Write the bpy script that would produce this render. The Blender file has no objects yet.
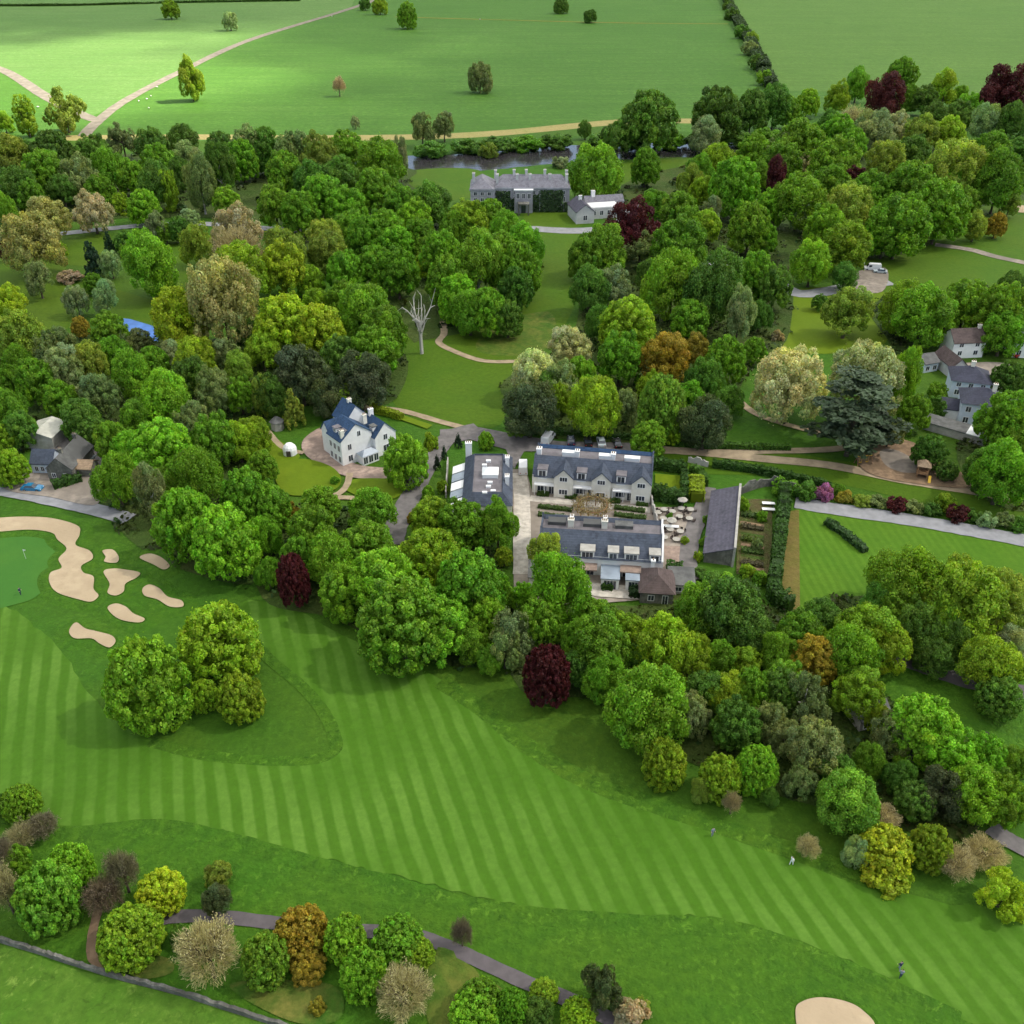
import bpy, bmesh, math, random
import numpy as np
from mathutils import Vector, Matrix
R = math.radians
random.seed(7)
sc = bpy.context.scene
col = sc.collection
# ---------------------------------------------------------------- camera model
H, F, YH = 107.0, 946.0, -110.0
PITCH = math.atan((512 - YH) / F)
cp, sp = math.cos(PITCH), math.sin(PITCH)
def ray(x, y):
    a, b = (x - 512) / F, -(y - 512) / F
    return Vector((a, cp + b * sp, -sp + b * cp))
def G(x, y, z=0.0):
    """point at height z seen at photo position x, y"""
    d = ray(x, y)
    t = (H - z) / (-d.z)
    return Vector((d.x * t, d.y * t, z))
def S(x, y, z=0.0):
    """pixels per metre there"""
    return F / ((H - z) / (-ray(x, y).z))
def pix(p):
    v = Vector(p) - Vector((0, 0, H))
    dep = v.y * cp - v.z * sp
    return 512 + F * v.x / dep, 512 - F * (v.y * sp + v.z * cp) / dep
cam_d = bpy.data.cameras.new('camera')
cam = bpy.data.objects.new('camera', cam_d); col.objects.link(cam)
cam.location = (0, 0, H); cam.rotation_euler = (math.pi / 2 - PITCH, 0, 0)
cam_d.sensor_fit = 'HORIZONTAL'; cam_d.sensor_width = 36
cam_d.lens = 36 * F / 1024
cam_d.clip_start = 1; cam_d.clip_end = 12000
sc.camera = cam
# ---------------------------------------------------------------- light
SUN_EL, SUN_AZ = R(50), R(4)            # azimuth from +x towards +y
sdir = Vector((math.cos(SUN_EL) * math.cos(SUN_AZ), math.cos(SUN_EL) * math.sin(SUN_AZ), math.sin(SUN_EL)))
w = bpy.data.worlds.new('World'); sc.world = w; w.use_nodes = True
nt = w.node_tree
sky = nt.nodes.new('ShaderNodeTexSky'); sky.sky_type = 'NISHITA'; sky.sun_disc = False
sky.sun_elevation = SUN_EL; sky.sun_rotation = math.pi / 2 - SUN_AZ
sky.air_density = 1.0; sky.dust_density = 1.6; sky.ozone_density = 1.0
bg = nt.nodes['Background']; bg.inputs[1].default_value = 0.085
nt.links.new(sky.outputs[0], bg.inputs[0])
sl = bpy.data.lights.new('sun', 'SUN'); sl.energy = 5.0; sl.angle = R(0.6); sl.color = (1, .95, .86)
so = bpy.data.objects.new('sun', sl); col.objects.link(so)
so.rotation_euler = (-sdir).to_track_quat('-Z', 'Y').to_euler(); so.location = (300, 0, 400)
sc.view_settings.view_transform = 'Standard'; sc.view_settings.look = 'None'
sc.view_settings.exposure = 1.5; sc.view_settings.gamma = 1
try:
    sc.cycles.max_bounces = 6; sc.cycles.diffuse_bounces = 3; sc.cycles.glossy_bounces = 2
    sc.cycles.transparent_max_bounces = 10; sc.cycles.volume_bounces = 0
    sc.cycles.caustics_reflective = False; sc.cycles.caustics_refractive = False
except Exception: pass
# ---------------------------------------------------------------- materials
MATS = {}
def lin(c): return tuple(((v / 255) / 12.92 if v / 255 < .04045 else ((v / 255 + .055) / 1.055) ** 2.4) for v in c)
def newmat(name):
    m = bpy.data.materials.new(name); m.use_nodes = True
    t = m.node_tree; t.nodes.clear()
    o = t.nodes.new('ShaderNodeOutputMaterial')
    return m, t, o
def N(t, typ, **kw):
    n = t.nodes.new(typ)
    for k, v in kw.items():
        if k.startswith('i_'):
            key = k[2:]
            n.inputs[int(key) if key.isdigit() else key.replace('_', ' ')].default_value = v
        else: setattr(n, k, v)
    return n
def rgb(c): return (c[0], c[1], c[2], 1)
def mixc(t, fac, a, b, mode='MIX'):
    n = N(t, 'ShaderNodeMix', data_type='RGBA', blend_type=mode)
    for s, v in ((0, fac), (6, a), (7, b)):
        if hasattr(v, 'is_output') or isinstance(v, bpy.types.NodeSocket): t.links.new(v, n.inputs[s])
        else: n.inputs[s].default_value = v if s == 0 else rgb(v)
    return n.outputs[2]
def noise(t, vec, scale, detail=3, rough=.55, dist=0):
    n = N(t, 'ShaderNodeTexNoise'); n.inputs['Scale'].default_value = scale
    n.inputs['Detail'].default_value = detail; n.inputs['Roughness'].default_value = rough
    n.inputs['Distortion'].default_value = dist
    t.links.new(vec, n.inputs['Vector']); return n.outputs['Fac']
def ramp(t, v, a, b, smooth=True):
    n = N(t, 'ShaderNodeMapRange', interpolation_type='SMOOTHSTEP' if smooth else 'LINEAR')
    n.inputs[1].default_value = a; n.inputs[2].default_value = b
    t.links.new(v, n.inputs[0]); return n.outputs[0]
def mth(t, op, a, b=None):
    n = N(t, 'ShaderNodeMath', operation=op)
    for s, v in ((0, a), (1, b)):
        if v is None: continue
        if isinstance(v, bpy.types.NodeSocket): t.links.new(v, n.inputs[s])
        else: n.inputs[s].default_value = v
    return n.outputs[0]
def plain(name, c, rough=.7, var=.12, scale=1.5, metal=0, c2=None, spec=.3, bump=0):
    """a real surface: base colour broken by two sizes of noise"""
    m, t, o = newmat(name)
    g = N(t, 'ShaderNodeTexCoord').outputs['Object']
    b = N(t, 'ShaderNodeBsdfPrincipled'); b.inputs['Roughness'].default_value = rough
    b.inputs['Metallic'].default_value = metal; b.inputs['Specular IOR Level'].default_value = spec
    c2 = c2 or tuple(v * (1 - 2 * var) for v in c)
    f1 = ramp(t, noise(t, g, scale, 5, .62), .3, .7)
    cc = mixc(t, f1, c, c2)
    f2 = noise(t, g, scale * .17, 2)
    cc = mixc(t, ramp(t, f2, .35, .7), cc, mixc(t, .5, c2, c2), 'MIX') if var > .2 else cc
    t.links.new(cc, b.inputs['Base Color'])
    if bump:
        bn = N(t, 'ShaderNodeBump'); bn.inputs['Strength'].default_value = .5; bn.inputs['Distance'].default_value = bump
        t.links.new(noise(t, g, scale * 4, 4), bn.inputs['Height']); t.links.new(bn.outputs[0], b.inputs['Normal'])
    t.links.new(b.outputs[0], o.inputs[0]); return m
def slate(name, c, row=.3, c2=None):
    m, t, o = newmat(name)
    tc = N(t, 'ShaderNodeTexCoord').outputs['Object']
    b = N(t, 'ShaderNodeBsdfPrincipled'); b.inputs['Roughness'].default_value = .75; b.inputs['Specular IOR Level'].default_value = .18
    mp = N(t, 'ShaderNodeMapping'); mp.inputs['Scale'].default_value = (1, 1, 1); t.links.new(tc, mp.inputs[0])
    br = N(t, 'ShaderNodeTexVoronoi'); br.inputs['Scale'].default_value = 2.2
    t.links.new(tc, br.inputs['Vector'])
    sx = N(t, 'ShaderNodeSeparateColor'); t.links.new(br.outputs['Color'], sx.inputs[0])
    f = noise(t, tc, .5, 4, .6)
    cc = mixc(t, ramp(t, f, .35, .7), c, c2 or tuple(v * .62 for v in c))
    cc = mixc(t, mth(t, 'MULTIPLY', sx.outputs[0], .45), cc, tuple(min(1, v * 1.7) for v in c))
    wv = N(t, 'ShaderNodeTexWave', wave_type='BANDS', bands_direction='Z'); wv.inputs['Scale'].default_value = 1.1
    t.links.new(tc, wv.inputs['Vector'])
    cc = mixc(t, mth(t, 'MULTIPLY', wv.outputs[0], .25), cc, tuple(v * .5 for v in c))
    t.links.new(cc, b.inputs['Base Color']); t.links.new(b.outputs[0], o.inputs[0]); return m
def grass(name, c, c2, c3=None, big=.012, mid=.09, fine=1.1, stripes=None, bumpd=.25, streak=None, mott=.55, tuft=0.0):
    m, t, o = newmat(name)
    g = N(t, 'ShaderNodeTexCoord').outputs['Object']
    b = N(t, 'ShaderNodeBsdfPrincipled'); b.inputs['Roughness'].default_value = .85; b.inputs['Specular IOR Level'].default_value = .15
    f1 = ramp(t, noise(t, g, mid, 5, .62, .6), .34, .68)
    cc = mixc(t, f1, c, c2)
    if stripes:
        ang, per, sc_, cs = stripes          # direction angle, period, strength, colour of the pale stripe
        sep = N(t, 'ShaderNodeSeparateXYZ'); t.links.new(g, sep.inputs[0])
        q = mth(t, 'ADD', mth(t, 'MULTIPLY', sep.outputs[0], math.cos(ang) / per), mth(t, 'MULTIPLY', sep.outputs[1], math.sin(ang) / per))
        wob = mth(t, 'MULTIPLY', mth(t, 'SUBTRACT', noise(t, g, .06, 3), .5), .6)
        q = mth(t, 'ADD', q, wob)
        tri = mth(t, 'ABSOLUTE', mth(t, 'SUBTRACT', mth(t, 'FRACT', q), .5))
        st = ramp(t, tri, .17, .33)
        amt = mth(t, 'MULTIPLY', ramp(t, noise(t, g, .045, 3), .3, .62), sc_)
        amt = mth(t, 'ADD', amt, .25 * sc_)
        cc = mixc(t, mth(t, 'MULTIPLY', st, amt), cc, cs)
    f2 = ramp(t, noise(t, g, big, 4, .6, .4), .38, .66)
    cc = mixc(t, mth(t, 'MULTIPLY', f2, .75), cc, c3 or tuple(v * .8 for v in c2))
    f3 = ramp(t, noise(t, g, fine, 4, .7), .32, .68)
    cc = mixc(t, mth(t, 'MULTIPLY', f3, mott), cc, tuple(v * .62 for v in c))
    f5 = ramp(t, noise(t, g, fine * .3, 5, .7, .8), .5, .72)
    cc = mixc(t, mth(t, 'MULTIPLY', f5, mott * .7), cc, tuple(v * k for v, k in zip(c2, (.62, .66, .5))))
    if tuft:
        f6 = ramp(t, noise(t, g, fine * 1.3, 5, .75, .5), .52, .68)
        patch = ramp(t, noise(t, g, fine * .12, 3, .6), .35, .65)
        cc = mixc(t, mth(t, 'MULTIPLY', mth(t, 'MULTIPLY', f6, mth(t, 'ADD', mth(t, 'MULTIPLY', patch, .75), .25)), tuft), cc, (c2[0] * 1.9, c2[1] * 1.55, c2[2] * 2.4))
        f7 = ramp(t, noise(t, g, fine * .9, 5, .75, .8), .54, .7)
        cc = mixc(t, mth(t, 'MULTIPLY', f7, tuft * .8), cc, tuple(v * .45 for v in c))
    if streak:
        mp = N(t, 'ShaderNodeMapping'); mp.inputs['Rotation'].default_value = (0, 0, streak[0]); mp.inputs['Scale'].default_value = (.05, 1, 1)
        t.links.new(g, mp.inputs[0])
        cc = mixc(t, mth(t, 'MULTIPLY', ramp(t, noise(t, mp.outputs[0], streak[1], 3), .4, .65), streak[2]), cc, tuple(v * .7 for v in c))
    t.links.new(cc, b.inputs['Base Color'])
    bn = N(t, 'ShaderNodeBump'); bn.inputs['Strength'].default_value = .7; bn.inputs['Distance'].default_value = bumpd
    hh = mth(t, 'ADD', noise(t, g, fine * 2.2, 3, .6), mth(t, 'MULTIPLY', noise(t, g, fine * .35, 4, .6), 1.5))
    t.links.new(hh, bn.inputs['Height']); t.links.new(bn.outputs[0], b.inputs['Normal'])
    t.links.new(b.outputs[0], o.inputs[0]); return m
def leafmat(name, rough=.55, trans=.36):
    m, t, o = newmat(name)
    oi = N(t, 'ShaderNodeObjectInfo'); at = N(t, 'ShaderNodeAttribute', attribute_name='tint')
    cc = mixc(t, 1.0, oi.outputs['Color'], at.outputs['Color'], 'MULTIPLY')
    d = N(t, 'ShaderNodeBsdfPrincipled'); d.inputs['Roughness'].default_value = rough; d.inputs['Specular IOR Level'].default_value = .25
    tr = N(t, 'ShaderNodeBsdfTranslucent')
    t.links.new(cc, d.inputs['Base Color'])
    t.links.new(mixc(t, 1.0, cc, (1.15, 1.1, .6), 'MULTIPLY'), tr.inputs['Color'])
    mx = N(t, 'ShaderNodeMixShader'); mx.inputs[0].default_value = trans
    t.links.new(d.outputs[0], mx.inputs[1]); t.links.new(tr.outputs[0], mx.inputs[2])
    t.links.new(mx.outputs[0], o.inputs[0]); return m
M = MATS
M['leaf'] = leafmat('leaf')
M['bark'] = plain('bark', (.11, .085, .06), .9, .25, 2.0)
M['palebark'] = plain('pale_bark', (.42, .40, .35), .9, .2, 2.0)
M['deadwood'] = plain('dead_wood', (.52, .49, .44), .9, .2, 2.0)
STRIPE_DIR = math.atan2(1.197, (115 - 512) / F)        # heading of the mowing lines
M['ground'] = grass('rough_grass', (0.0370, 0.1148, 0.0064), (0.0504, 0.1322, 0.0077), (0.0622, 0.1027, 0.0059), fine=.8, tuft=0.45)
M['fairway'] = grass('fairway_grass', (0.0496, 0.1279, 0.0059), (0.0580, 0.1409, 0.0078), (0.0462, 0.1279, 0.0045), fine=.9, bumpd=.05,
    stripes=(STRIPE_DIR - math.pi / 2, 2.96, .88, (0.0992, 0.2001, 0.0235)), mott=.28, tuft=0.14)
M['field'] = grass('meadow_grass', (0.0602, 0.1539, 0.0150), (0.0774, 0.1719, 0.0218), (0.0490, 0.1349, 0.0109), big=.006, mid=.03, fine=.3, bumpd=.3, streak=(0, .16, .6), mott=.75, tuft=0.5)
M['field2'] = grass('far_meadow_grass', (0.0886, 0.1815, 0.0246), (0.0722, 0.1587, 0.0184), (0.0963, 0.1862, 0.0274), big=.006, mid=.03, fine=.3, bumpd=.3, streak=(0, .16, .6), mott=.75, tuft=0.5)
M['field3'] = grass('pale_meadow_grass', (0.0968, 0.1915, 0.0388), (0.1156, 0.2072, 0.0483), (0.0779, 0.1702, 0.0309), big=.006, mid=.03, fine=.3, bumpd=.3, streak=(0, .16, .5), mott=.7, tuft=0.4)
M['lawn'] = grass('lawn_grass', (0.0497, 0.1175, 0.0041), (0.0642, 0.1279, 0.0048), (0.0741, 0.1157, 0.0054), fine=.9, bumpd=.1, mott=.4, tuft=0.25)
M['garden'] = grass('garden_lawn', (0.103, 0.162, 0.0043), (0.122, 0.176, 0.0050), (0.088, 0.147, 0.0043), fine=.9, bumpd=.05, mott=.25)
M['stripelawn'] = grass('striped_lawn', (0.0533, 0.1366, 0.0054), (0.0669, 0.1488, 0.0071), (0.0759, 0.1409, 0.0054), fine=.9, bumpd=.05,
    stripes=(R(4), 1.6, .55, (0.0841, 0.1792, 0.0113)), mott=.3, tuft=0.15)
M['rough'] = grass('long_rough', (0.0395, 0.1261, 0.0059), (0.0538, 0.1348, 0.0068), (0.0672, 0.1235, 0.0068), fine=.7, bumpd=.5, mott=.65, tuft=0.6)
M['roughedge'] = grass('rough_edge', (0.0395, 0.1261, 0.0059), (0.0538, 0.1348, 0.0068), (0.0672, 0.1235, 0.0068), fine=.55, bumpd=.7, mott=.75, tuft=0.9)
M['pasture'] = grass('pasture_grass', (0.0669, 0.1575, 0.0119), (0.0967, 0.1836, 0.0191), (0.0443, 0.1322, 0.0071), mid=.12, fine=.6, bumpd=.4, mott=.6, tuft=0.85)
M['green'] = grass('putting_green', (0.0448, 0.1426, 0.0186), (0.0575, 0.1571, 0.0186), (0.0403, 0.1329, 0.0186), fine=1.2, bumpd=.03, mott=.15)
M['dry'] = grass('dry_bank_grass', (.30, .26, .09), (.24, .25, .07), (.34, .26, .11), fine=.6, bumpd=.3)
M['drylawn'] = grass('dry_lawn', (.15, .165, .015), (.19, .165, .025), (.11, .16, .012), fine=.6, bumpd=.15, mott=.4)
M['parasol'] = plain('cream_canvas', (.38, .355, .31), .9, .1, 2)
M['drypatch'] = grass('patchy_dry_grass', (.040, .115, .009), (.17, .16, .035), (.085, .125, .014), mid=.22, fine=.7, bumpd=.3)
M['kitchen'] = grass('kitchen_garden_soil', (.09, .075, .03), (.07, .11, .02), (.13, .09, .045), mid=.4, fine=.9, bumpd=.4)
M['barestrip'] = grass('bare_strip_soil', (.16, .125, .035), (.12, .12, .02), (.18, .13, .05), mid=.3, fine=.9, bumpd=.2)
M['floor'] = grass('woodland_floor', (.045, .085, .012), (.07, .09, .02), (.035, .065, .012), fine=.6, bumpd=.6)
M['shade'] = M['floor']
M['soil'] = plain('soil', (.30, .20, .12), .95, .25, .9, bump=.1)
M['sand'] = plain('bunker_sand', (.47, .37, .24), .95, .25, .3, bump=.3, c2=(.36, .275, .175))
M['path'] = plain('tan_path', (.36, .28, .18), .95, .18, .4, bump=.03)
M['track'] = plain('chalk_track', (.21, .18, .135), .95, .2, .2, bump=.03)
M['asphalt'] = plain('asphalt', (.17, .155, .15), .9, .18, .5)
M['asphaltpale'] = plain('pale_asphalt', (.27, .27, .28), .9, .12, .5)
M['cartpath'] = plain('cart_path_asphalt', (.115, .10, .105), .9, .12, .7)
M['gravel'] = plain('gravel', (.33, .28, .23), .95, .22, .6, bump=.05)
M['paving'] = plain('pale_paving', (.55, .50, .43), .85, .2, .8)
M['pavingpink'] = plain('pink_paving', (.42, .31, .25), .85, .25, .9)
M['render'] = plain('cream_render', (.72, .69, .60), .85, .07, .6)
M['white'] = plain('white_paint', (.80, .80, .79), .6, .05, .8)
M['greyrender'] = plain('grey_render', (.52, .52, .52), .85, .1, .5)
M['bluewall'] = plain('pale_blue_render', (.55, .62, .72), .8, .08, .5)
M['stonewall'] = plain('stone_wall', (.22, .215, .185), .95, .3, 1.4, bump=.1)
M['manorstone'] = plain('lavender_grey_stone', (.46, .45, .50), .9, .22, .5)
M['slate'] = slate('blue_grey_slate', (.060, .072, .098))
M['slateblue'] = slate('deep_blue_slate', (.032, .064, .125))
M['slatepurple'] = slate('purple_slate', (.082, .078, .100))
M['slatemauve'] = slate('mauve_slate', (.18, .175, .20))
M['slatedark'] = slate('dark_slate', (.050, .052, .075))
M['tilebrown'] = slate('brown_tile', (.090, .066, .062))
M['tiletan'] = slate('tan_tile', (.28, .20, .13))
M['tilemaroon'] = slate('maroon_tile', (.10, .055, .055))
M['greyroof'] = plain('grey_roof', (.15, .15, .145), .85, .25, .6)
M['paleroof'] = plain('pale_sheet_roof', (.50, .49, .42), .6, .15, .5)
M['lead'] = plain('lead_flat_roof', (.17, .155, .165), .7, .2, .5)
M['concrete'] = plain('concrete', (.40, .38, .34), .9, .15, .7)
M['glass'] = plain('window_glass', (.035, .045, .06), .12, .1, .5, spec=.7)
M['glassblue'] = plain('roof_glass', (.26, .31, .37), .4, .15, .4, spec=.8)
M['timber'] = plain('timber', (.36, .20, .10), .8, .2, 1.5)
M['darktimber'] = plain('dark_timber', (.09, .07, .06), .8, .2, 1.5)
M['black'] = plain('black_rubber', (.02, .02, .02), .8, .1, 2)
M['metal'] = plain('grey_metal', (.35, .35, .36), .4, .1, 1, metal=.6)
M['yellow'] = plain('yellow_plastic', (.75, .45, .04), .5, .05, 2)
M['redplastic'] = plain('red_paint', (.42, .03, .025), .45, .05, 2)
M['bluecover'] = plain('blue_court_surface', (.085, .20, .52), .6, .15, .3)
M['fleece'] = plain('fleece', (.75, .72, .64), .95, .1, 6)
M['skin'] = plain('skin', (.55, .36, .27), .6, .05, 6)
M['cloth_navy'] = plain('navy_cloth', (.03, .04, .08), .9, .1, 6)
M['cloth_white'] = plain('white_cloth', (.78, .78, .78), .9, .05, 6)
M['cloth_grey'] = plain('grey_cloth', (.22, .25, .30), .9, .1, 6)
M['hair'] = plain('hair', (.05, .035, .025), .8, .1, 6)
for nm, c in (('white', (.78, .78, .78)), ('navy', (.015, .025, .06)), ('black', (.012, .012, .014)), ('silver', (.42, .48, .50)), ('blue', (.02, .17, .33)), ('red', (.35, .02, .02)), ('slate', (.06, .09, .16))):
    M['car_' + nm] = plain('car_paint_' + nm, c, .22, .02, 2, spec=.6)
def water(name):
    m, t, o = newmat(name)
    g = N(t, 'ShaderNodeTexCoord').outputs['Object']
    b = N(t, 'ShaderNodeBsdfPrincipled'); b.inputs['Base Color'].default_value = (.035, .032, .035, 1)
    b.inputs['Roughness'].default_value = .10; b.inputs['Specular IOR Level'].default_value = .3
    mp = N(t, 'ShaderNodeMapping'); mp.inputs['Scale'].default_value = (.25, 1, 1); t.links.new(g, mp.inputs[0])
    bn = N(t, 'ShaderNodeBump'); bn.inputs['Strength'].default_value = .35; bn.inputs['Distance'].default_value = .3
    t.links.new(noise(t, mp.outputs[0], .35, 4, .6), bn.inputs['Height']); t.links.new(bn.outputs[0], b.inputs['Normal'])
    t.links.new(b.outputs[0], o.inputs[0]); return m
M['water'] = water('river_water')
# ---------------------------------------------------------------- objects
def link(name, me, mat=None, parent=None):
    o = bpy.data.objects.new(name, me); col.objects.link(o)
    if mat is not None and not len(me.materials): me.materials.append(mat)
    if parent is not None: o.parent = parent
    return o
def tag(o, label=None, cat=None, group=None, kind=None):
    if label: o['label'] = label
    if cat: o['category'] = cat
    if group: o['group'] = group
    if kind: o['kind'] = kind
    return o
def empty(name, loc, rz=0, label=None, cat=None, group=None):
    o = bpy.data.objects.new(name, None); col.objects.link(o)
    o.empty_display_size = .5; o.location = loc; o.rotation_euler = (0, 0, rz)
    return tag(o, label, cat, group)
def dup(root, loc, rz=None, label=None, group=None, scale=None):
    r = root.copy(); col.objects.link(r); r.location = loc
    if rz is not None: r.rotation_euler = (0, 0, rz)
    if scale: r.scale = scale
    if label: r['label'] = label
    if group: r['group'] = group
    for ch in list(root.children):
        c = ch.copy(); col.objects.link(c); c.parent = r
        for g in list(ch.children):
            d = g.copy(); col.objects.link(d); d.parent = c
    return r
class MB:
    def __init__(s): s.v = []; s.f = []; s.xf = None
    def poly(s, pts):
        n = len(s.v)
        s.v += [tuple(s.xf @ Vector(p)) if s.xf else tuple(p) for p in pts]
        s.f.append(tuple(range(n, n + len(pts)))); return s
    def box(s, x0, x1, y0, y1, z0, z1):
        p = [(x0, y0, z0), (x1, y0, z0), (x1, y1, z0), (x0, y1, z0), (x0, y0, z1), (x1, y0, z1), (x1, y1, z1), (x0, y1, z1)]
        for q in ((0, 3, 2, 1), (4, 5, 6, 7), (0, 1, 5, 4), (1, 2, 6, 5), (2, 3, 7, 6), (3, 0, 4, 7)): s.poly([p[i] for i in q])
        return s
    def prism(s, prof, a0, a1, axis='x'):
        """profile (b, z) extruded along x (b = y) or along y (b = x)"""
        P = (lambda a, q: (a, q[0], q[1])) if axis == 'x' else (lambda a, q: (q[0], a, q[1]))
        n = len(prof)
        s.poly([P(a0, q) for q in prof]); s.poly([P(a1, q) for q in reversed(prof)])
        for i in range(n):
            j = (i + 1) % n
            s.poly([P(a0, prof[j]), P(a0, prof[i]), P(a1, prof[i]), P(a1, prof[j])])
        return s
    def hip(s, x0, x1, y0, y1, z0, z1, ins=None):
        """hipped roof, ridge along the longer side"""
        if x1 - x0 >= y1 - y0:
            i = ins if ins is not None else (y1 - y0) / 2; ym = (y0 + y1) / 2
            a, b = (x0 + i, ym, z1), (x1 - i, ym, z1)
            s.poly([(x0, y0, z0), (x1, y0, z0), b, a]); s.poly([(x1, y1, z0), (x0, y1, z0), a, b])
            s.poly([(x0, y1, z0), (x0, y0, z0), a]); s.poly([(x1, y0, z0), (x1, y1, z0), b])
        else:
            i = ins if ins is not None else (x1 - x0) / 2; xm = (x0 + x1) / 2
            a, b = (xm, y0 + i, z1), (xm, y1 - i, z1)
            s.poly([(x1, y0, z0), (x1, y1, z0), b, a]); s.poly([(x0, y1, z0), (x0, y0, z0), a, b])
            s.poly([(x0, y0, z0), (x1, y0, z0), a]); s.poly([(x1, y1, z0), (x0, y1, z0), b])
        s.poly([(x0, y1, z0), (x1, y1, z0), (x1, y0, z0), (x0, y0, z0)]); return s
    def tube(s, a, b, r0, r1, n=6, caps=True):
        a, b = Vector(a), Vector(b); d = (b - a).normalized()
        u = d.orthogonal().normalized(); w_ = d.cross(u)
        A = [a + (u * math.cos(2 * math.pi * i / n) + w_ * math.sin(2 * math.pi * i / n)) * r0 for i in range(n)]
        B = [b + (u * math.cos(2 * math.pi * i / n) + w_ * math.sin(2 * math.pi * i / n)) * r1 for i in range(n)]
        for i in range(n):
            j = (i + 1) % n; s.poly([A[i], A[j], B[j], B[i]])
        if caps: s.poly(A[::-1]); s.poly(B)
        return s
    def mesh(s, name):
        me = bpy.data.meshes.new(name); me.from_pydata(s.v, [], s.f); me.update(); return me
    def build(s, name, mat, parent=None): return link(name, s.mesh(name), mat, parent)
def catmull(pts, closed, n=6):
    P = [Vector(p) for p in pts]; out = []; k = len(P)
    rng = range(k) if closed else range(k - 1)
    for i in rng:
        if closed: a, b, c, d = P[(i - 1) % k], P[i], P[(i + 1) % k], P[(i + 2) % k]
        else: a, b, c, d = P[max(i - 1, 0)], P[i], P[i + 1], P[min(i + 2, k - 1)]
        for j in range(n):
            t = j / n
            out.append(.5 * ((2 * b) + (c - a) * t + (2 * a - 5 * b + 4 * c - d) * t * t + (3 * b - a - 3 * c + d) * t ** 3))
    if not closed: out.append(P[-1])
    return out
def jitter_line(p, amt):
    return [q + Vector((random.uniform(-amt, amt), random.uniform(-amt, amt), 0)) for q in p]
ZL = [0.0]
def sheet(name, px, mat, smooth=True, z=None, label=None, cat=None, kind='structure', n=6, rag=0):
    if z is None: ZL[0] += .004; z = ZL[0]
    pts = [G(x, y) for x, y in px]
    if smooth: pts = catmull(pts, True, n)
    if rag: pts = jitter_line(pts, rag)
    bm = bmesh.new()
    f = bm.faces.new([bm.verts.new((p.x, p.y, z)) for p in pts])
    f.normal_update()
    if f.normal.z < 0: f.normal_flip()
    bmesh.ops.triangulate(bm, faces=[f])
    me = bpy.data.meshes.new(name); bm.to_mesh(me); bm.free()
    o = link(name, me, mat)
    if kind: o['kind'] = kind
    return tag(o, label, cat)
def ribbon(name, px, width, mat, z=None, n=8, kind='structure', w1=None):
    if z is None: ZL[0] += .004; z = ZL[0]
    pts = catmull([G(x, y) for x, y in px], False, n)
    L, Rr = [], []
    for i, p in enumerate(pts):
        d = (pts[min(i + 1, len(pts) - 1)] - pts[max(i - 1, 0)]).normalized(); nn = Vector((-d.y, d.x, 0))
        wd = width if w1 is None else width + (w1 - width) * i / (len(pts) - 1)
        wd *= random.uniform(.95, 1.05)
        L.append(p + nn * wd / 2); Rr.append(p - nn * wd / 2)
    mb = MB()
    for i in range(len(pts) - 1):
        mb.poly([(Rr[i].x, Rr[i].y, z), (Rr[i + 1].x, Rr[i + 1].y, z), (L[i + 1].x, L[i + 1].y, z), (L[i].x, L[i].y, z)])
    o = mb.build(name, mat)
    if kind: o['kind'] = kind
    return o
# ================================================================ SETTING
def ground():
    me = MB().poly([(-5000, -300, 0), (5000, -300, 0), (5000, 9000, 0), (-5000, 9000, 0)]).mesh('ground')
    o = link('ground', me, M['ground']); o['kind'] = 'structure'
ground()
sheet('meadow', [(-400, -85), (1400, -85), (1400, 150), (700, 133), (600, 124), (440, 135), (200, 141), (-400, 141)], M['field'], False)
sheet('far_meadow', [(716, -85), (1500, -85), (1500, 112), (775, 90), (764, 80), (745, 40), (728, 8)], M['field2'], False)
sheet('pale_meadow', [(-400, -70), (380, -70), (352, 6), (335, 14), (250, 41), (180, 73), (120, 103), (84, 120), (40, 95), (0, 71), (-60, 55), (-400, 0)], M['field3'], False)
ribbon('dry_grass_strip', [(60, 138), (200, 137), (300, 138), (410, 137), (500, 133), (620, 122), (700, 121)], 13, M['dry'])
ribbon('river', [(250, 176), (330, 170), (400, 165), (460, 163), (530, 157), (600, 152), (690, 149), (780, 150), (900, 146)], 34, M['water'])
for pts in ([(405, 172), (478, 170), (478, 196), (405, 198)], [(570, 172), (690, 160), (690, 198), (600, 200)], [(530, 207), (578, 206), (582, 226), (530, 227)],
            [(0, 258), (60, 262), (75, 305), (55, 335), (-20, 325), (-20, 262)], [(55, 234), (108, 232), (100, 262), (60, 262)],
            [(150, 240), (200, 236), (195, 275), (160, 300), (112, 290), (108, 320), (160, 322)],
            [(955, 200), (1050, 195), (1050, 300), (870, 290), (880, 250), (930, 235)]):
    sheet('lawn', pts, M['lawn'])
sheet('park_lawn', [(528, 232), (584, 232), (580, 285), (562, 330), (530, 358), (505, 385), (500, 425), (440, 425), (395, 405), (388, 360), (420, 330), (470, 325), (520, 300)], M['lawn'])
sheet('dry_lawn', [(500, 322), (548, 312), (556, 335), (540, 352), (510, 356), (480, 352), (478, 340)], M['drypatch'])
sheet('side_lawn', [(785, 292), (880, 290), (890, 330), (870, 350), (790, 352), (770, 330)], M['garden'])
sheet('long_lawn', [(640, 452), (800, 455), (980, 490), (1040, 505), (1040, 530), (930, 505), (800, 478), (650, 472)], M['lawn'])
sheet('walled_lawn', [(795, 505), (1060, 548), (1060, 640), (800, 620)], M['stripelawn'], False)
sheet('bare_strip', [(785, 512), (799, 510), (800, 610), (781, 610)], M['barestrip'], False)
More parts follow.
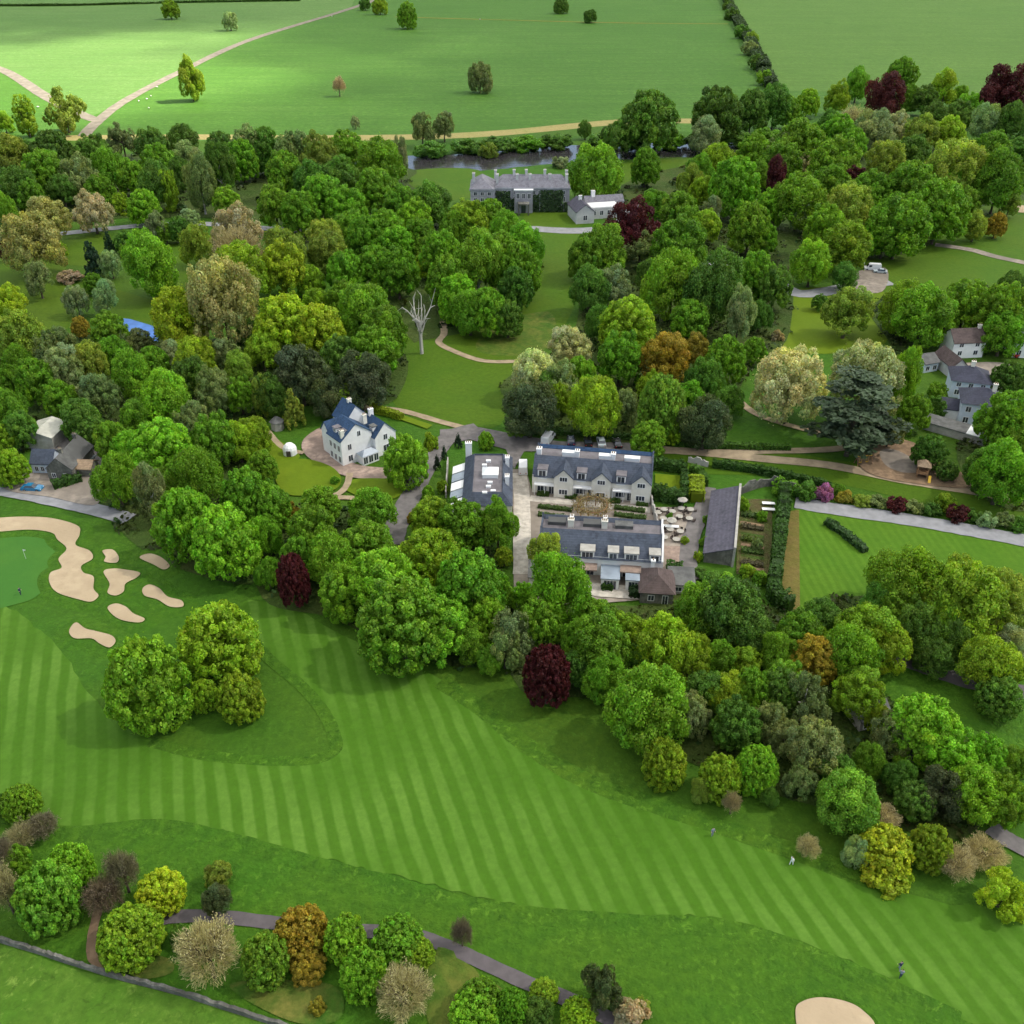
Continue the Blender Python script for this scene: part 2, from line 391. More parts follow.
sheet('shaded_lawn', [(880, 640), (1060, 690), (1060, 800), (960, 750), (890, 700)], M['rough'])
# fairway with the darker tongue of rough cut out of it, so the pattern runs to a curved edge
sheet('long_rough_bank', [(-40, 822), (75, 826), (150, 818), (215, 828), (310, 856), (400, 878), (500, 903), (620, 913), (740, 922), (860, 966), (960, 1012), (1010, 1060), (500, 1080), (290, 1026), (170, 992), (70, 966), (-40, 938)], M['rough'], rag=.25)
sheet('fairway', [(-60, 612), (0, 606), (30, 622), (62, 652), (88, 690), (118, 722), (160, 742), (215, 757), (300, 761), (333, 752), (334, 735), (322, 710), (300, 685), (270, 660), (254, 642), (240, 615),
                  (250, 600), (300, 612), (350, 640), (420, 668), (470, 700), (520, 742), (580, 780), (640, 800), (720, 826), (790, 850), (860, 878), (930, 900), (1060, 930),
                  (1060, 1050), (990, 1032), (930, 1005), (860, 966), (800, 942), (740, 924), (680, 915), (620, 914), (560, 911), (500, 902), (450, 890), (400, 877), (355, 866), (305, 855), (255, 842), (215, 829), (150, 820), (75, 827), (-60, 826)], M['fairway'], rag=.28)
ribbon('rough_edge', [(-20, 830), (75, 834), (150, 827), (215, 837), (310, 864), (400, 888), (500, 912), (620, 923), (740, 932), (860, 976), (960, 1022)], 2.6, M['roughedge'])
ribbon('rough_edge', [(254, 642), (270, 660), (300, 685), (322, 710), (334, 735), (333, 752), (300, 761), (215, 757), (150, 742)], 2.0, M['roughedge'])
ribbon('rough_edge', [(440, 682), (480, 708), (530, 748), (590, 783), (650, 804), (730, 830), (800, 854), (870, 880)], 3.0, M['roughedge'])
sheet('putting_green', [(-40, 534), (20, 530), (52, 536), (62, 553), (56, 572), (46, 588), (22, 603), (-40, 607)], M['green'])
sheet('pasture', [(-60, 944), (0, 945), (70, 968), (170, 994), (290, 1027), (330, 1090), (-60, 1090)], M['pasture'])
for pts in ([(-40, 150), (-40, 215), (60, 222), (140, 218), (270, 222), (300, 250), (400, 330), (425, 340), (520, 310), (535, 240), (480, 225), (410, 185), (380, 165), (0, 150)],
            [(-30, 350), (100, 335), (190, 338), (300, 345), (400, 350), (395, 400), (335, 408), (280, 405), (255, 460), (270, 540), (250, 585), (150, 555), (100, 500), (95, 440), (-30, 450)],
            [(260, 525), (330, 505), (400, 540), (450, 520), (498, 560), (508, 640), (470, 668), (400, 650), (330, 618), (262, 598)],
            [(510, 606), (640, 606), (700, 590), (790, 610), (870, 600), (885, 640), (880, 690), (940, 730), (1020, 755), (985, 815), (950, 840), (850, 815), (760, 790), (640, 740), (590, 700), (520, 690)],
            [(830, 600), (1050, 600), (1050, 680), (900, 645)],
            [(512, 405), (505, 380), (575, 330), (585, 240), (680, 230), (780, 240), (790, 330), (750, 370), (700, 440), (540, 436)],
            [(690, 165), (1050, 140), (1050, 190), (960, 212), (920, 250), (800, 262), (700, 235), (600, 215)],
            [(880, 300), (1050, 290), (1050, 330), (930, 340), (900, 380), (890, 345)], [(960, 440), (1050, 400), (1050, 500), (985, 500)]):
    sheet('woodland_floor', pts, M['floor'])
# roads and paths
ribbon('farm_track', [(84, 136), (95, 124), (125, 101), (180, 72), (250, 40), (340, 12), (380, -2), (420, -20)], 6.5, M['track'], w1=8)
ribbon('farm_track', [(-60, 52), (0, 69), (45, 96), (82, 115), (100, 121)], 8, M['track'])
ribbon('boundary_strip', [(395, 17), (500, 20), (620, 23), (728, 24)], 5, M['drylawn'])
ribbon('estate_drive', [(-40, 243), (20, 237), (60, 234), (140, 226), (200, 224), (270, 229), (320, 232)], 5, M['asphaltpale'])
ribbon('estate_drive', [(480, 226), (530, 229), (580, 231), (620, 225), (640, 205), (690, 197)], 7, M['asphaltpale'])
ribbon('estate_drive', [(690, 262), (760, 275), (800, 294), (860, 285), (890, 282)], 6.5, M['asphaltpale'])
sheet('parking_area', [(845, 276), (885, 268), (882, 292), (845, 290)], M['gravel'])
ribbon('estate_drive', [(935, 245), (970, 250), (1000, 258), (1060, 270)], 4, M['gravel'])
ribbon('footpath', [(443, 322), (444, 334), (439, 343), (455, 352), (482, 361), (512, 362), (550, 360)], 2.0, M['path'])
ribbon('footpath', [(733, 392), (742, 404), (762, 417), (805, 430), (850, 440)], 2.0, M['path'])
ribbon('footpath', [(365, 408), (400, 411), (440, 422), (478, 432)], 2.0, M['path'])
ribbon('lane', [(478, 428), (450, 437), (430, 462), (412, 495), (398, 522), (392, 545)], 4.6, M['asphalt'])
sheet('forecourt', [(440, 430), (480, 428), (520, 436), (560, 442), (655, 444), (655, 454), (560, 452), (524, 452), (514, 470), (506, 450), (470, 440), (440, 446)], M['asphalt'], False)
ribbon('main_drive', [(640, 449), (700, 453), (760, 459), (830, 466), (900, 480), (980, 493), (1010, 500)], 3.2, M['path'])
ribbon('main_drive', [(700, 453), (760, 452), (830, 450), (855, 445)], 2.4, M['path'])
ribbon('grey_road', [(795, 503), (830, 509), (900, 519), (970, 531), (1060, 548)], 4.6, M['asphaltpale'])
ribbon('shaded_road', [(890, 655), (925, 668), (975, 684), (1060, 700)], 3.6, M['cartpath'])
ribbon('cart_path', [(150, 925), (172, 918), (215, 917), (260, 922), (330, 930), (400, 934), (436, 943), (480, 962), (530, 985), (575, 1003), (630, 1030)], 1.8, M['cartpath'])
ribbon('cart_path', [(100, 905), (92, 940), (96, 962), (130, 975), (165, 965)], 1.1, M['soil'])
ribbon('cart_path', [(990, 828), (1012, 843), (1060, 866)], 2.8, M['asphalt'])
ribbon('farm_road', [(-40, 488), (8, 492), (50, 500), (98, 511), (130, 520)], 4.0, M['asphaltpale'])
sheet('dry_verge', [(440, 950), (480, 975), (520, 1000), (505, 1030), (440, 1040), (420, 985)], M['drypatch'], rag=.3)
sheet('dry_verge', [(100, 955), (165, 958), (170, 975), (120, 980)], M['drypatch'])
sheet('dry_verge', [(230, 985), (330, 985), (340, 1020), (290, 1022)], M['drypatch'])
# courtyard ground
sheet('courtyard_paving', [(512, 470), (526, 470), (532, 492), (652, 504), (662, 526), (655, 600), (600, 604), (540, 606), (514, 600)], M['gravel'], False)
ribbon('courtyard_lane', [(519, 474), (522, 500), (522, 540), (522, 575)], 3.4, M['paving'], n=4)
ribbon('terrace_path', [(530, 499), (570, 503), (610, 507), (650, 511)], 2.2, M['paving'], n=4)
sheet('cafe_terrace', [(654, 508), (694, 508), (686, 545), (690, 580), (664, 580), (660, 545)], M['gravel'], False)
sheet('cafe_terrace', [(664, 547), (686, 547), (690, 566), (666, 570)], M['pavingpink'], False)
ribbon('service_lane', [(708, 488), (702, 510), (692, 535), (688, 560), (690, 580)], 3.4, M['asphalt'])
sheet('kitchen_garden', [(738, 500), (772, 500), (772, 580), (736, 575)], M['kitchen'], False)
for i in range(7):
    a, b = (740 + i * .2, 512 + i * 11), (764, 516 + i * 11)
    ribbon('planted_row', [a, b], .9, M['soil'] if i % 2 else M['floor'], n=2)
sheet('garden_terrace', [(304, 440), (330, 428), (350, 462), (392, 470), (402, 478), (350, 478), (308, 458)], M['pavingpink'])
sheet('round_lawn', [(275, 472), (300, 460), (328, 466), (341, 478), (336, 490), (312, 496), (285, 494)], M['garden'])
sheet('round_lawn', [(255, 430), (285, 445), (300, 458), (278, 470), (256, 478)], M['garden'])
sheet('side_garden', [(345, 490), (356, 480), (402, 482), (398, 498), (370, 500)], M['garden'])
ribbon('garden_path', [(268, 432), (276, 442), (286, 450), (304, 454)], 1.4, M['path'])
ribbon('garden_path', [(350, 474), (347, 486), (338, 495), (322, 498), (352, 499), (362, 503)], 1.5, M['path'])
ribbon('bank_lawn', [(372, 412), (400, 418), (430, 428)], 2.2, M['garden'])
sheet('farm_yard', [(5, 470), (60, 470), (98, 470), (98, 505), (50, 498), (5, 490)], M['gravel'])
sheet('farm_yard', [(50, 425), (98, 425), (100, 470), (60, 470)], M['asphalt'])
sheet('village_yard', [(960, 365), (1012, 366), (1012, 392), (985, 400), (965, 380)], M['gravel'])
sheet('play_ground', [(858, 452), (895, 440), (930, 452), (972, 486), (925, 486), (868, 474)], M['soil'])
sheet('play_ground', [(880, 452), (898, 452), (925, 470), (905, 474), (885, 466)], M['gravel'])
ribbon('footpath', [(898, 440), (930, 460), (975, 484)], 2.2, M['soil'])
o = sheet('sports_court', [(116, 319), (130, 320), (160, 329), (158, 343), (138, 336), (118, 328)], M['bluecover'], False)
# bunkers: a sand sheet inside a raised grass lip
def bunker(px, label, lip=.35):
    ZL[0] += .004; z = ZL[0]
    pts = catmull([G(x, y) for x, y in px], True, 6)
    a = sum(p.x * q.y - q.x * p.y for p, q in zip(pts, pts[1:] + pts[:1]))
    if a < 0: pts.reverse()
    bm = bmesh.new(); f = bm.faces.new([bm.verts.new((p.x, p.y, z)) for p in pts]); f.normal_update()
    bmesh.ops.triangulate(bm, faces=[f]); me = bpy.data.meshes.new('sand_bunker'); bm.to_mesh(me); bm.free()
    o = tag(link('sand_bunker', me, M['sand']), label, 'bunker', 'sand bunkers of the golf course')
    k = len(pts); rings = []
    for off, zz in ((0, z - .002), (.05, .18 * lip / .35), (.45, lip), (1.1, lip * .8), (2.6, .0)):
        r = []
        for i in range(k):
            d = (pts[(i + 1) % k] - pts[i - 1]).normalized(); nn = Vector((d.y, -d.x, 0))
            q = pts[i] + nn * off; r.append((q.x, q.y, zz))
        rings.append(r)
    mb = MB()
    for j in range(4):
        for i in range(k):
            n = (i + 1) % k; mb.poly([rings[j][i], rings[j + 1][i], rings[j + 1][n], rings[j][n]])
    mb.build('grass_lip', M['rough'], o)
bunker([(-30, 522), (0, 519), (30, 518), (55, 520), (78, 527), (80, 536), (76, 546), (90, 552), (93, 560), (82, 567), (84, 574), (94, 578), (94, 590), (99, 597), (92, 603), (80, 601), (58, 594), (50, 584), (51, 574), (62, 569), (59, 560), (67, 550), (58, 541), (52, 534), (30, 531), (0, 533), (-30, 535)], 'long winding pale sand bunker wrapped round the putting green')
bunker([(103, 552), (113, 551), (119, 558), (117, 564), (105, 563), (106, 558)], 'smallest of the sand bunkers, just right of the long winding one')
bunker([(104, 573), (113, 570), (126, 571), (140, 574), (137, 579), (126, 585), (124, 593), (116, 597), (108, 594), (110, 585)], 'sand bunker with a wide top and narrow foot, in the middle of the cluster')
bunker([(140, 559), (150, 555), (162, 559), (170, 567), (164, 571), (154, 566)], 'shaded oval sand bunker under the edge of the large trees')
bunker([(143, 590), (150, 586), (160, 590), (168, 598), (182, 602), (183, 608), (170, 608), (158, 601), (145, 597)], 'long thin sand bunker just above the yellow olive tree')
bunker([(108, 609), (116, 605), (126, 608), (134, 615), (145, 620), (140, 624), (124, 622), (114, 617)], 'bean shaped sand bunker between the two dumbbell shaped ones')
bunker([(71, 629), (77, 624), (86, 630), (98, 633), (112, 637), (116, 643), (110, 649), (100, 645), (92, 640), (76, 640), (70, 635)], 'dumbbell shaped sand bunker nearest the fairway stripes on left')
bunker([(795, 1012), (802, 1003), (820, 999), (845, 1003), (862, 1012), (875, 1030), (860, 1060), (820, 1060), (800, 1040)], 'large sand bunker cut by the bottom edge of the photo')
bunker([(1008, 208), (1018, 206), (1040, 209), (1040, 213), (1016, 213)], 'far small sand bunker by the distant green on right')
# cloud bank high above: shades the estate, leaves the far left meadow in the sun
def cloud():
    zc = 1150.0; sh = sdir * (zc / sdir.z)
    bm = bmesh.new(); nx, ny = 44, 44; X0, X1, Y0, Y1 = -2600, 2600, -1500, 4200
    rnd = random.Random(3); lay = []
    for side in (0, 1):
        g = []
        for j in range(ny + 1):
            for i in range(nx + 1):
                u, v = i / nx, j / ny
                edge = min(u, 1 - u, v, 1 - v) * 2
                th = (30 + 160 * rnd.random()) * min(1, edge * 6) * (1 if side else -.35)
                g.append(bm.verts.new((X0 + (X1 - X0) * u, Y0 + (Y1 - Y0) * v, th + (2 if side else -2))))
        lay.append(g)
    at = lambda g, i, j: g[j * (nx + 1) + i]
    for j in range(ny):
        for i in range(nx):
            a = [at(lay[1], i, j), at(lay[1], i + 1, j), at(lay[1], i + 1, j + 1), at(lay[1], i, j + 1)]; bm.faces.new(a)
            b = [at(lay[0], i, j), at(lay[0], i, j + 1), at(lay[0], i + 1, j + 1), at(lay[0], i + 1, j)]; bm.faces.new(b)
    bnd = [e for e in bm.edges if e.is_boundary]
    bmesh.ops.bridge_loops(bm, edges=bnd)
    me = bpy.data.meshes.new('clouds'); bm.to_mesh(me); bm.free()
    for p in me.polygons: p.use_smooth = True
    m, t, o = newmat('cloud_vapour')
    g = N(t, 'ShaderNodeTexCoord').outputs['Object']
    # gap: an uneven opening in the cloud
    c = (G(60, 62) + G(130, 92)) / 2
    sub = N(t, 'ShaderNodeVectorMath', operation='SUBTRACT'); t.links.new(g, sub.inputs[0]); sub.inputs[1].default_value = (c.x, c.y, 0)
    mp = N(t, 'ShaderNodeMapping'); mp.inputs['Scale'].default_value = (1 / 215, 1 / 285, 0); t.links.new(sub.outputs[0], mp.inputs[0])
    ln = N(t, 'ShaderNodeVectorMath', operation='LENGTH'); t.links.new(mp.outputs[0], ln.inputs[0])
    d = mth(t, 'ADD', ln.outputs[1], mth(t, 'MULTIPLY', mth(t, 'SUBTRACT', noise(t, g, .006, 4, .6), .5), 1.7))
    op = mth(t, 'MULTIPLY', ramp(t, d, .62, 1.18), CLOUD_OP)
    vary = mth(t, 'MULTIPLY', mth(t, 'SUBTRACT', noise(t, g, .0035, 3), .5), .25)
    op = mth(t, 'MULTIPLY', op, mth(t, 'ADD', vary, 1.0))
    tr = N(t, 'ShaderNodeBsdfTransparent'); df = N(t, 'ShaderNodeBsdfDiffuse'); tl = N(t, 'ShaderNodeBsdfTranslucent')
    df.inputs[0].default_value = (.9, .9, .9, 1); tl.inputs[0].default_value = (.9, .9, .9, 1)
    mx = N(t, 'ShaderNodeMixShader'); mx.inputs[0].default_value = .55; t.links.new(df.outputs[0], mx.inputs[1]); t.links.new(tl.outputs[0], mx.inputs[2])
    m2 = N(t, 'ShaderNodeMixShader'); t.links.new(op, m2.inputs[0]); t.links.new(tr.outputs[0], m2.inputs[1]); t.links.new(mx.outputs[0], m2.inputs[2])
    t.links.new(m2.outputs[0], o.inputs[0])
    ob = link('clouds', me, m); ob['kind'] = 'structure'
    ob.location = (sh.x, sh.y, zc)
CLOUD_OP = .62
cloud()
# ================================================================ TREES
def leaf_cloud(rs, pts, nrm, size, tintv, aspect=.75, flat=0.0):
    n = len(pts)
    jit = rs.normal(size=(n, 3)) * .48
    nn = nrm + jit; nn[:, 2] += flat
    nn /= np.linalg.norm(nn, axis=1, keepdims=True) + 1e-9
    t = np.cross(nn, rs.normal(size=(n, 3))); t /= np.linalg.norm(t, axis=1, keepdims=True) + 1e-9
    b = np.cross(nn, t)
    sz = size * rs.uniform(.65, 1.4, n)[:, None]
    k = rs.uniform(.15, .4, n)[:, None]
    v = np.stack([pts - t * sz, pts - b * sz * aspect + nn * sz * k, pts + t * sz, pts + b * sz * aspect - nn * sz * k * .3], 1).reshape(-1, 3)
    return v, tintv
def cards_mesh(name, v, tint, extra=None):
    n = len(v) // 4
    me = bpy.data.meshes.new(name)
    f = [(4 * i, 4 * i + 1, 4 * i + 2, 4 * i + 3) for i in range(n)]
    vv = v.tolist()
    if extra:
        f += [tuple(i + len(vv) for i in q) for q in extra[1]]; vv += extra[0]
        tint = np.concatenate([tint, np.tile(np.array([[.55, .55, .5]]), (len(extra[1]), 1))])
    me.from_pydata(vv, [], f); me.update()
    a = me.attributes.new('tint', 'FLOAT_COLOR', 'FACE')
    c = np.ones((len(f), 4), np.float32); c[:, :3] = tint
    a.data.foreach_set('color', c.ravel())
    me.materials.append(M['leaf'])
    return me
def crown(seed, nl=34, lr=(.26, .42), leaves=9000, size=.058, env='dome', warm=.25, rag=.10, sub=12):
    rs = np.random.RandomState(seed)
    L = []
    tries = 0
    while len(L) < nl and tries < 4000:
        tries += 1
        d = rs.normal(size=3); d /= np.linalg.norm(d)
        if env == 'dome':
            if d[2] < -.55: continue
            r = 1 - .33 + rs.uniform(-rag, rag); p = d * r
            if d[2] < 0: p[2] *= .9
        elif env == 'egg':
            if d[2] < -.8: continue
            p = d * (.70 + rs.uniform(-rag, rag)); p[:2] *= (1.02 - .25 * max(p[2], 0))
        elif env == 'cone':
            z = rs.uniform(-1, .92); r = (1 - (z + 1) / 2) ** .75 * .72 + .04
            a = rs.uniform(0, 2 * math.pi); p = np.array([r * math.cos(a), r * math.sin(a), z])
        elif env == 'column':
            z = rs.uniform(-.9, .85); r = .62 * math.sqrt(max(0, 1 - (abs(z) ** 2.6))) + .02
            a = rs.uniform(0, 2 * math.pi); p = np.array([r * math.cos(a), r * math.sin(a), z])
        elif env == 'open':
            if d[2] < -.35: continue
            p = d * (.74 + rs.uniform(-.22, .12))
        rr = rs.uniform(*lr) * (1 if env not in ('cone', 'column') else (1.15 - .5 * (p[2] + 1) / 2))
        if any(np.linalg.norm(p - q) < .45 * (rr + s) for q, s, _ in L) and tries < 2500: continue
        L.append((p, rr, rs.uniform(.80, 1.2) * np.array([1 + warm * .25 * rs.normal(), 1, 1 + .12 * rs.normal()])))
    # second level: leafy puffs carried on each main lobe
    SL = []
    for p, rr, tn in L:
        k = max(4, int(sub * (rr / .36) ** 2))
        for _ in range(k):
            d = rs.normal(size=3); d += .8 * p / (np.linalg.norm(p) + .2); d[2] += .15; d /= np.linalg.norm(d)
            q = p + d * rr * rs.uniform(.72, 1.02)
            SL.append((q, rr * rs.uniform(.30, .52), tn * rs.uniform(.80, 1.22)))
    C0 = np.array([q for q, _, _ in L]); R0 = np.array([s for _, s, _ in L])
    C = np.array([q for q, _, _ in SL]); Rr = np.array([s for _, s, _ in SL])
    V, T = [], []
    area = Rr ** 2; cnt = (leaves * 1.5 * area / area.sum()).astype(int)
    for (p, r, tn), c in zip(SL, cnt):
        d = rs.normal(size=(c * 2, 3)); d /= np.linalg.norm(d, axis=1, keepdims=True)
        keep = (d @ (p / (np.linalg.norm(p) + 1e-6))) > -.35; d = d[keep][:c]
        rad = r * (1 + rs.normal(size=len(d)) * .11)
        q = p + d * rad[:, None]
        ins = (np.linalg.norm(q[:, None, :] - C0[None], axis=2) < R0[None] * .78).any(axis=1)
        q, d = q[~ins], d[~ins]
        if not len(q): continue
        v, _ = leaf_cloud(rs, q, d, size, None)
        t = tn[None] * (rs.uniform(.72, 1.32, (len(q), 1))) * np.array([1, 1, 1])
        t[:, 0] *= 1 + rs.normal(size=len(q)) * .10
        V.append(v); T.append(t)
    # a few loose sprays breaking the outline, and an inner body
    k = leaves // 9
    d = rs.normal(size=(k, 3)); d /= np.linalg.norm(d, axis=1, keepdims=True)
    base = C[rs.randint(0, len(C), k)]; q = base + d * (np.max(Rr) * rs.uniform(.8, 1.25, (k, 1)))
    m = q[:, 2] > -1; q, d = q[m], d[m]
    v, _ = leaf_cloud(rs, q, d, size * .8, None); V.append(v); T.append(np.ones((len(q), 3)) * rs.uniform(.8, 1.25, (len(q), 1)))
    k = leaves // 6
    d = rs.normal(size=(k, 3)); d /= np.linalg.norm(d, axis=1, keepdims=True)
    q = C[rs.randint(0, len(C), k)] * rs.uniform(.35, .9, (k, 1)) + d * .1
    v, _ = leaf_cloud(rs, q, d, size * 1.9, None); V.append(v); T.append(np.ones((len(q), 3)) * .85)
    V = np.concatenate(V); T = np.concatenate(T)
    V[:, :2] = np.clip(V[:, :2], -1.25, 1.25)
    return V, np.clip(T, .3, 1.9)
def proto_crown(name, *a, **k):
    v, t = crown(*a, **k)
    hi = np.percentile(v[:, 2], 99.5); lo = np.percentile(v[:, 2], .5); rx = np.percentile(np.hypot(v[:, 0], v[:, 1]), 97)
    v[:, 2] = (v[:, 2] - (hi + lo) / 2) / ((hi - lo) / 2); v[:, :2] /= rx
    return cards_mesh(name, v, t)
CROWNS = {
    'dome': [proto_crown('dome_crown', s, nl=n, lr=l, leaves=16000, size=.031, rag=.11) for s, n, l in ((1, 26, (.28, .44)), (2, 34, (.24, .38)), (3, 20, (.30, .48)), (4, 40, (.22, .36)), (5, 28, (.26, .42)), (6, 32, (.24, .40)))],
    'neat': [proto_crown('neat_crown', s, nl=n, lr=l, leaves=17000, size=.029, rag=.035, sub=7) for s, n, l in ((71, 70, (.17, .25)), (72, 95, (.14, .22)), (73, 56, (.19, .28)), (74, 80, (.15, .26)))],
    'ball': [proto_crown('ball_crown', s, nl=n, lr=l, leaves=15000, size=.031, rag=.02, sub=4) for s, n, l in ((81, 150, (.10, .17)), (82, 110, (.12, .19)), (83, 180, (.09, .16)))],
    'egg': [proto_crown('egg_crown', s, env='egg', nl=n, lr=(.26, .46), leaves=15000, size=.031, rag=.10) for s, n in ((11, 18), (12, 26), (13, 14))],
    'open': [proto_crown('open_crown', s, env='open', nl=n, lr=(.18, .36), leaves=11000, size=.031, rag=.18) for s, n in ((21, 20), (22, 26), (23, 16))],
    'fine': [proto_crown('fine_crown', s, env='dome', nl=n, lr=(.20, .34), leaves=15000, size=.027, rag=.11, sub=9) for s, n in ((31, 40), (32, 52), (33, 34))],
    'cone': [proto_crown('cone_crown', s, env='cone', nl=40, lr=(.16, .26), leaves=5000, size=.045, sub=6) for s in (41, 42)],
    'column': [proto_crown('column_crown', s, env='column', nl=34, lr=(.24, .36), leaves=6000, size=.045, sub=7) for s in (51, 52)],
    'bush': [proto_crown('bush_crown', s, env='dome', nl=n, lr=(.28, .5), leaves=4000, size=.065, sub=7) for s, n in ((61, 12), (62, 16), (63, 10))],
}
def cedar_crown():
    rs = np.random.RandomState(77); V, T = [], []
    for k in range(46):
        z = rs.uniform(-.75, .95); rad = (1 - .55 * max(0, z)) * (.95 if z > -.5 else .8)
        a = rs.uniform(0, 2 * math.pi); d = rad * rs.uniform(.3, .85)
        c = np.array([d * math.cos(a), d * math.sin(a), z]); r = rs.uniform(.2, .38)
        n = 120
        q = rs.normal(size=(n, 3)); q /= np.linalg.norm(q, axis=1, keepdims=True)
        q = c + q * np.array([r, r, .055]) * rs.uniform(.5, 1, (n, 1))
        v, _ = leaf_cloud(rs, q, np.tile([[0, 0, 1.0]], (n, 1)), .055, None, flat=.4)
        V.append(v); T.append(np.ones((n, 3)) * rs.uniform(.7, 1.3) * rs.uniform(.75, 1.25, (n, 1)))
    return cards_mesh('cedar_crown', np.concatenate(V), np.concatenate(T))
CROWNS['cedar'] = [cedar_crown()]
def bare_wood(seed, nb=9, spread=1.0, twigs=True, up=.35):
    """trunk from z=0 to about z=1, branches filling a unit crown; one mesh"""
    rs = random.Random(seed); mb = MB(); tips = []
    def rd(d, a):
        v = Vector((rs.gauss(0, 1), rs.gauss(0, 1), rs.gauss(0, 1))); return (d + v * a).normalized()
    mb.tube((0, 0, -.05), (.02, .01, .42), .055, .038, 6)
    for i in range(nb):
        az = i * 2.4 + rs.uniform(-.4, .4); z0 = rs.uniform(.22, .44)
        d = Vector((math.cos(az) * spread, math.sin(az) * spread, rs.uniform(.35, 1.3))).normalized()
        p = Vector((.015, .008, z0)); r = .024
        for s in range(3):
            q = p + d * rs.uniform(.13, .21); mb.tube(p, q, r, r * .68, 5, False)
            if twigs:
                for j in range(3):
                    e = rd(d, .55); t1 = p.lerp(q, rs.uniform(.3, 1)); t2 = t1 + e * rs.uniform(.10, .20); mb.tube(t1, t2, r * .4, r * .2, 3, False)
                    for k in range(4):
                        e2 = rd(e, .6); t3 = t1.lerp(t2, rs.uniform(.4, 1)); t4 = t3 + e2 * rs.uniform(.06, .14)
                        mb.tube(t3, t4, .0045, .002, 3, False); tips.append(t4); tips.append(t3.lerp(t4, .5))
            else:
                e = rd(d, .6); mb.tube(q, q + e * rs.uniform(.08, .2), r * .5, r * .15, 4, False)
                e = rd(d, .6); mb.tube(p.lerp(q, .6), p.lerp(q, .6) + e * rs.uniform(.06, .16), r * .4, r * .12, 4, False)
            p = q; r *= .66; d = rd(d, .28); d.z += up * .3; d.normalize()
    return mb, tips
def bare_protos():
    out = []
    for s in (5, 6, 8):
        mb, tips = bare_wood(s, 11)
        rs = np.random.RandomState(s)
        P = np.array([tuple(t) for t in tips]); P = np.repeat(P, 3, 0) + rs.normal(size=(len(P) * 3, 3)) * .025
        v, _ = leaf_cloud(rs, P, rs.normal(size=P.shape), .016, None)
        n = 5200; d = rs.normal(size=(n, 3)); d[:, 2] = np.abs(d[:, 2]) * .9 - .25; d /= np.linalg.norm(d, axis=1, keepdims=True)
        rad = rs.uniform(.55, 1.0, (n, 1)) * (1 + .18 * np.sin(d[:, :1] * 7 + s) * np.sin(d[:, 1:2] * 6))
        C = np.array([0, 0, .46]); sc3 = np.array([.62, .62, .5])
        tip = C + d * rad * sc3; ln = rs.uniform(.06, .13, (n, 1)); dr = d + rs.normal(size=(n, 3)) * .35; dr[:, 2] += .25
        dr /= np.linalg.norm(dr, axis=1, keepdims=True); sd = np.cross(dr, rs.normal(size=(n, 3))); sd /= np.linalg.norm(sd, axis=1, keepdims=True)
        a0 = tip - dr * ln; w0 = .0055
        tv = np.stack([a0 - sd * w0, tip - sd * w0 * .4, tip + sd * w0 * .4, a0 + sd * w0], 1).reshape(-1, 3)
        V_ = np.concatenate([v, tv]); T_ = np.concatenate([rs.uniform(.7, 1.35, (len(P), 1)) * np.ones((1, 3)), rs.uniform(.55, 1.5, (n, 1)) * np.ones((1, 3))])
        out.append((mb.mesh('bare_branches'), cards_mesh('bud_haze', V_, T_)))
    return out
BARE = bare_protos()
for a, b in BARE: a.materials.append(M['bark'])
DEAD = []
for s in (15, 17):
    mb, _ = bare_wood(s, 8, .8, False, .5); me = mb.mesh('dead_branches'); me.materials.append(M['deadwood']); DEAD.append(me)
def trunk_mesh(seed, mat):
    rs = random.Random(seed); mb = MB()
    mb.tube((0, 0, -.02), (0, 0, .10), .095, .060, 8); mb.tube((0, 0, .10), (.012, .01, .55), .060, .042, 8); mb.tube((.012, .01, .55), (.0, .02, .9), .042, .018, 6)
    for i in range(6):
        a = i * 1.05 + rs.uniform(-.3, .3); z = rs.uniform(.28, .6); l = rs.uniform(.4, .65)
        p = Vector((.01, .01, z)); q = p + Vector((math.cos(a) * l * .6, math.sin(a) * l * .6, .13)); mb.tube(p, q, .026, .016, 5)
        mb.tube(q, q + Vector((math.cos(a + .4) * l * .5, math.sin(a + .4) * l * .5, .13)), .016, .006, 4)
    me = mb.mesh('trunk'); me.materials.append(mat); return me
TRUNKS = [trunk_mesh(s, M['bark']) for s in (1, 2, 3)]
PALETRUNK = trunk_mesh(4, M['palebark'])
